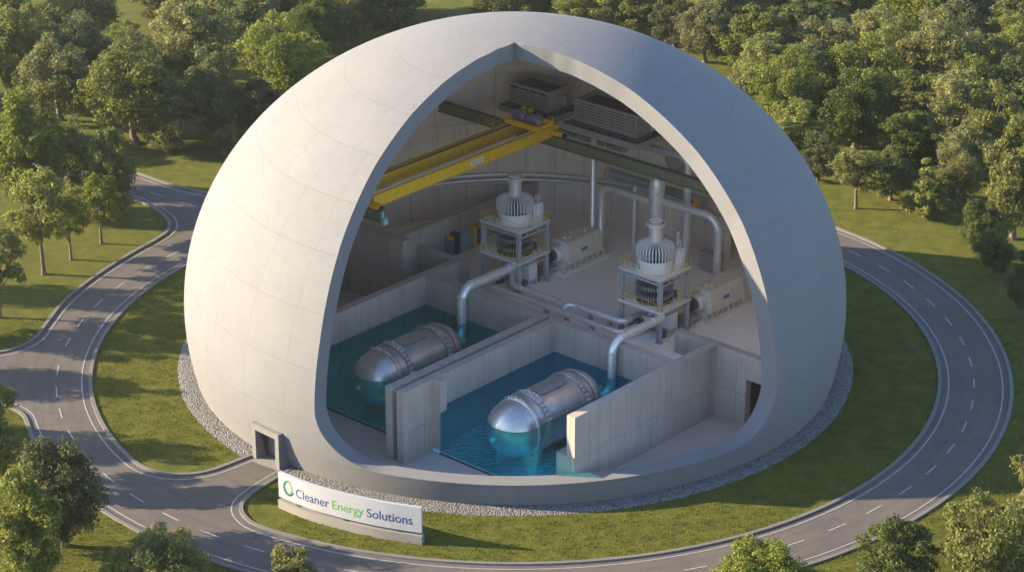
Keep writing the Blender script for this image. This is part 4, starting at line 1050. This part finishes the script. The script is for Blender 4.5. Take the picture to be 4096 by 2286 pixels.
TREES=[
(-37.2,-43.0,10.3,5.4,'oval','tall blue-green tree cut off by the lower left corner of the picture',GF),
(-35.8,-35.8,9.1,6.0,'dark','dark tree with a bare trunk foot in the lower left, beside the road',GF),
(-43.2,-25.2,9.3,5.0,'oval','tree at the left border just below the road junction',GF),
(-26.4,-43.6,6.3,5.4,'round','light green tree at the bottom border between the small bush and the sign',GF),
(-30.0,-43.0,3.6,3.2,'bush','low bush with yellowish tips at the bottom border',GF),
(-17.2,-43.6,3.9,4.2,'bush','treetop at the bottom border just below the sign',GF),
(18.6,-44.8,5.3,6.2,'round','pale treetop overlapping the near curve of the road at the bottom',GF),
(29.0,-43.0,6.0,6.2,'dark','dark rounded tree at the bottom, right of the pale treetop',GF),
(35.2,-46.0,9.6,7.0,'round','big sunlit tree in the lower right corner',GF),
(39.6,-43.6,9.4,5.4,'oval','tree cut off by the right border above the lower right corner',GF),
(42.6,-31.1,8.6,4.2,'oval','sunlit edge of a tree at the right border beside the shaded road',GF),
(-46.6,18.5,10.7,5.6,'young','tallest of the four slim trees inside the left road bend',GL),
(-44.5,22.2,7.4,4.4,'young','short rounded tree in the middle of the left road bend',GL),
(-42.1,26.4,7.2,4.0,'young','slim tree of the left road bend nearest the dome',GL),
(-49.0,8.1,9.2,5.4,'young','tree at the left border above the road junction, its trunk leaning over grass',GL),
(-51.0,35.3,13.1,7.6,'oval','huge hazy tree at the left border behind the slim trees',GL),
(-47.4,41.0,8.0,5.0,'dark','dim tree behind the slim trees at the far end of the side road',GL),
(-41.7,32.5,10.0,4.8,'dark','dark tree standing over the side road near the dome',GL),
(-52.3,63.2,10.2,8.2,'round','hazy tree with a bare trunk on the upper left lawn',GL),
(-58.3,73.0,10.4,7.0,'round','hazy tree at the left border under the glowing corner',GL),
(-53.6,92.3,9.5,9.4,'round','broad tree at the top border, second from the left corner',GL),
(-42.7,55.7,11.9,10.4,'round','broadest tree on the upper left lawn with a thick pale trunk',GL),
(-38.6,53.0,6.8,6.4,'oval','low branching tree right of the thick pale trunk',GL),
(-34.0,56.7,10.4,6.0,'dark','dark tree with a thin trunk close left of the dome',GL),
(-31.8,51.3,3.6,3.2,'bush','round bush touching the left outline of the dome',GL),
(-38.4,72.6,11.4,11.0,'round','large bright tree high on the left, behind the broadest lawn tree',GB),
(-27.0,66.5,11.2,9.6,'round','large dark green tree touching the upper left outline of the dome',GB),
(-47.1,80.7,6.0,5.0,'young','small bright tree between the large ones on the upper left',GB),
(-36.1,93.5,9.3,11.0,'round','wide tree at the top border left of the sunny clearing',GB),
(-28.6,98.0,6.6,5.0,'dark','dark narrow tree at the top border right of the sunny clearing',GB),
(-24.4,88.3,7.2,6.4,'dark','dark tree behind the upper left shoulder of the dome',GB),
(-63.0,88.3,10.2,8.6,'round','tree in the glowing top left corner',GB),
(-28.6,57.6,6.9,5.8,'dark','dark treetop just showing left of the dome shoulder',GB),
(-20.1,99.7,7.6,6.6,'round','tree at the top border left of the dome top',GB),
(-2.5,99.7,6.9,6.8,'round','tree at the top border straight above the dome tip',GB),
(3.6,101.3,6.4,6.0,'dark','dark tree at the top border just right of the dome tip',GB),
(9.4,96.3,6.5,6.8,'round','bright tree peeping over the dome top, right of the tip',GB),
(15.2,94.7,6.5,6.8,'oval','pointed tree peeping over the dome top, second right of the tip',GB),
(20.0,90.0,7.0,6.0,'dark','dark tree peeping over the right part of the dome top',GB),
(18.2,105.0,6.9,6.0,'round','tree at the top border behind the pointed one',GB),
(23.4,84.2,7.8,6.6,'round','bright tree against the upper right outline of the dome, the highest up',GB),
(27.6,91.9,8.8,7.8,'round','broad tree at the top border right of the dome',GR),
(28.8,78.7,8.4,8.0,'oval','tree against the upper right outline of the dome, below the highest',GR),
(34.5,101.7,8.4,7.4,'dark','dark tree at the top border beside a patch of grass',GR),
(30.8,58.9,9.4,8.4,'round','big round sunlit tree beside the right outline of the dome',GR),
(31.0,48.2,7.6,6.4,'oval','smaller tree below the big round one, beside the dome outline',GR),
(40.0,64.3,9.4,10.2,'round','broad tree with a bare dark trunk in the middle of the right wood',GR),
(43.9,83.2,7.0,8.0,'round','tree behind the broad bare trunked one',GR),
(49.8,71.2,10.3,8.6,'round','tall tree right of the broad bare trunked one',GR),
(46.5,59.6,6.6,8.0,'oval','pale pointed tree in front of the tall tree in the right wood',GR),
(50.7,91.5,9.0,8.6,'round','tree at the top border above the tall tree in the right wood',GR),
(44.3,101.7,7.4,7.4,'dark','dark tree at the top border in the right wood',GR),
(57.7,96.7,8.2,8.2,'dark','dark tree at the top border below the far right grass patch',GR),
(62.3,86.3,7.6,8.2,'round','tree at the right border near the top corner',GR),
(57.4,70.5,7.0,7.8,'round','tree at the right border, second from the top corner',GR),
(52.2,50.6,8.6,7.8,'round','wide tree near the right border above the bright green one',GR),
(50.9,27.6,12.7,6.8,'oval','very tall bright green tree at the right border',GR),
(56.2,41.0,11.4,6.0,'round','tree behind the very tall bright green one',GR),
(35.9,36.0,6.5,5.4,'young','slim tree with a pale trunk on the lawn right of the dome',GR),
(42.8,33.7,6.2,4.8,'cone','cone shaped tree right of the slim pale trunked one',GR),
(46.3,36.5,6.3,4.6,'round','bright tree between the cone shaped one and the very tall one',GR),
(39.9,38.4,5.9,4.4,'dark','dark tree between the slim pale trunked one and the cone shaped one',GR),
(32.8,44.2,5.2,4.2,'dark','small dark tree low beside the dome outline',GR),
(43.1,47.8,6.4,6.6,'dark','dark tree behind the cone shaped one',GR),
(48.9,44.0,6.6,5.8,'round','mid green tree behind the bright one of the right wood',GR),
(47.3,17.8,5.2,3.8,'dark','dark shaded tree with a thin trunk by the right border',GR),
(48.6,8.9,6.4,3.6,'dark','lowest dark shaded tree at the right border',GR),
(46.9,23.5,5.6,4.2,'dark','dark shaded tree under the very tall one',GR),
]
for x,y,h,w,kd,lb,gp in TREES: tree(x,y,h,w,kd,lb,'bush' if kd=='bush' else 'tree',gp)
# the deeper rows of the wood, seen only as crowns between the front trees
DEEP=[(-15,94),(-21,91),(-52,75),(-57,84),(-33,104),(-45,100),(-66,70),(-61,54),(-33,84),(-44,66),(-14,104),(27,103),(36,88),(37,76),(38,54),(45,74),(54,82),(52,62),(58,60),(49,54),(61,50),(60,77),(64,98),(55,104),(34,66),(29,68)]
for i,(x,y) in enumerate(DEEP):
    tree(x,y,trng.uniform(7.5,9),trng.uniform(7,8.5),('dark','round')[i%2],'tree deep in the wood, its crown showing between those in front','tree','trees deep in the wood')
for x,y,h,w,lb in ((-60,4.5,11.5,6,'a'),(-60,-4.5,10.5,5.5,'b'),(-56,-16.5,10.5,6,'c'),(-62,15,12,5.5,'d')):
    tree(x,y,h,w,'round','tree beyond the left border whose shadow falls across the road','tree','trees shading the road from beyond the left border')

hz=bpy.data.materials.new('haze_air'); hz.use_nodes=True; ht=hz.node_tree; ht.nodes.remove(ht.nodes['Principled BSDF'])
pv=ht.nodes.new('ShaderNodeVolumePrincipled'); pv.inputs['Color'].default_value=(.98,.95,.88,1); pv.inputs['Density'].default_value=.00019; pv.inputs['Anisotropy'].default_value=.8
ht.links.new(pv.outputs[0],ht.nodes['Material Output'].inputs['Volume'])
tag(link('haze',mesh_from('haze',MB().box(-1520,1520,-1520,1520,-2,112),smooth=False),hz),kind='stuff')
# ------------------------------------------------------------------ light, sky, camera
SEL,SAZ=math.radians(20.0),math.radians(7.0)          # elevation; sun stands left and slightly behind
sd=Vector((-math.cos(SAZ)*math.cos(SEL),math.sin(SAZ)*math.cos(SEL),math.sin(SEL)))
L=bpy.data.lights.new('sun','SUN'); L.energy=4.8; L.angle=math.radians(.5); L.color=(1.0,.82,.565)
so=bpy.data.objects.new('sun',L); col.objects.link(so); so.rotation_euler=sd.to_track_quat('Z','Y').to_euler(); so.location=(-80,0,60)
w=bpy.data.worlds.new('World'); sc.world=w; w.use_nodes=True
nt=w.node_tree; bg=nt.nodes['Background']; sky=nt.nodes.new('ShaderNodeTexSky'); sky.sky_type='NISHITA'; sky.sun_disc=False
sky.sun_elevation=SEL; sky.sun_rotation=math.atan2(sd.x,sd.y); sky.altitude=100; sky.air_density=1; sky.dust_density=.4; sky.ozone_density=3.
mul=nt.nodes.new('ShaderNodeMix'); mul.data_type='RGBA'; mul.blend_type='MULTIPLY'; mul.inputs[0].default_value=1
nt.links.new(sky.outputs[0],mul.inputs[6]); mul.inputs[7].default_value=(1.0,.97,1.02,1)
nt.links.new(mul.outputs[2],bg.inputs[0]); bg.inputs[1].default_value=.11
cam=bpy.data.cameras.new('camera'); cam.sensor_width=36; cam.lens=6346.6/2576*36; cam.clip_start=1; cam.clip_end=4000
co=bpy.data.objects.new('camera',cam); col.objects.link(co)
pt_=math.radians(23.6); D=230
co.location=(-.288,-D*math.cos(pt_),6.819+D*math.sin(pt_)); co.rotation_euler=(PI/2-pt_,0,0)
sc.camera=co
vs_=sc.view_settings; vs_.view_transform='Standard'; vs_.look='None'; vs_.exposure=2.05; vs_.gamma=1
sc.cycles.max_bounces=8; sc.cycles.diffuse_bounces=6; sc.cycles.transparent_max_bounces=12; sc.cycles.use_denoising=True
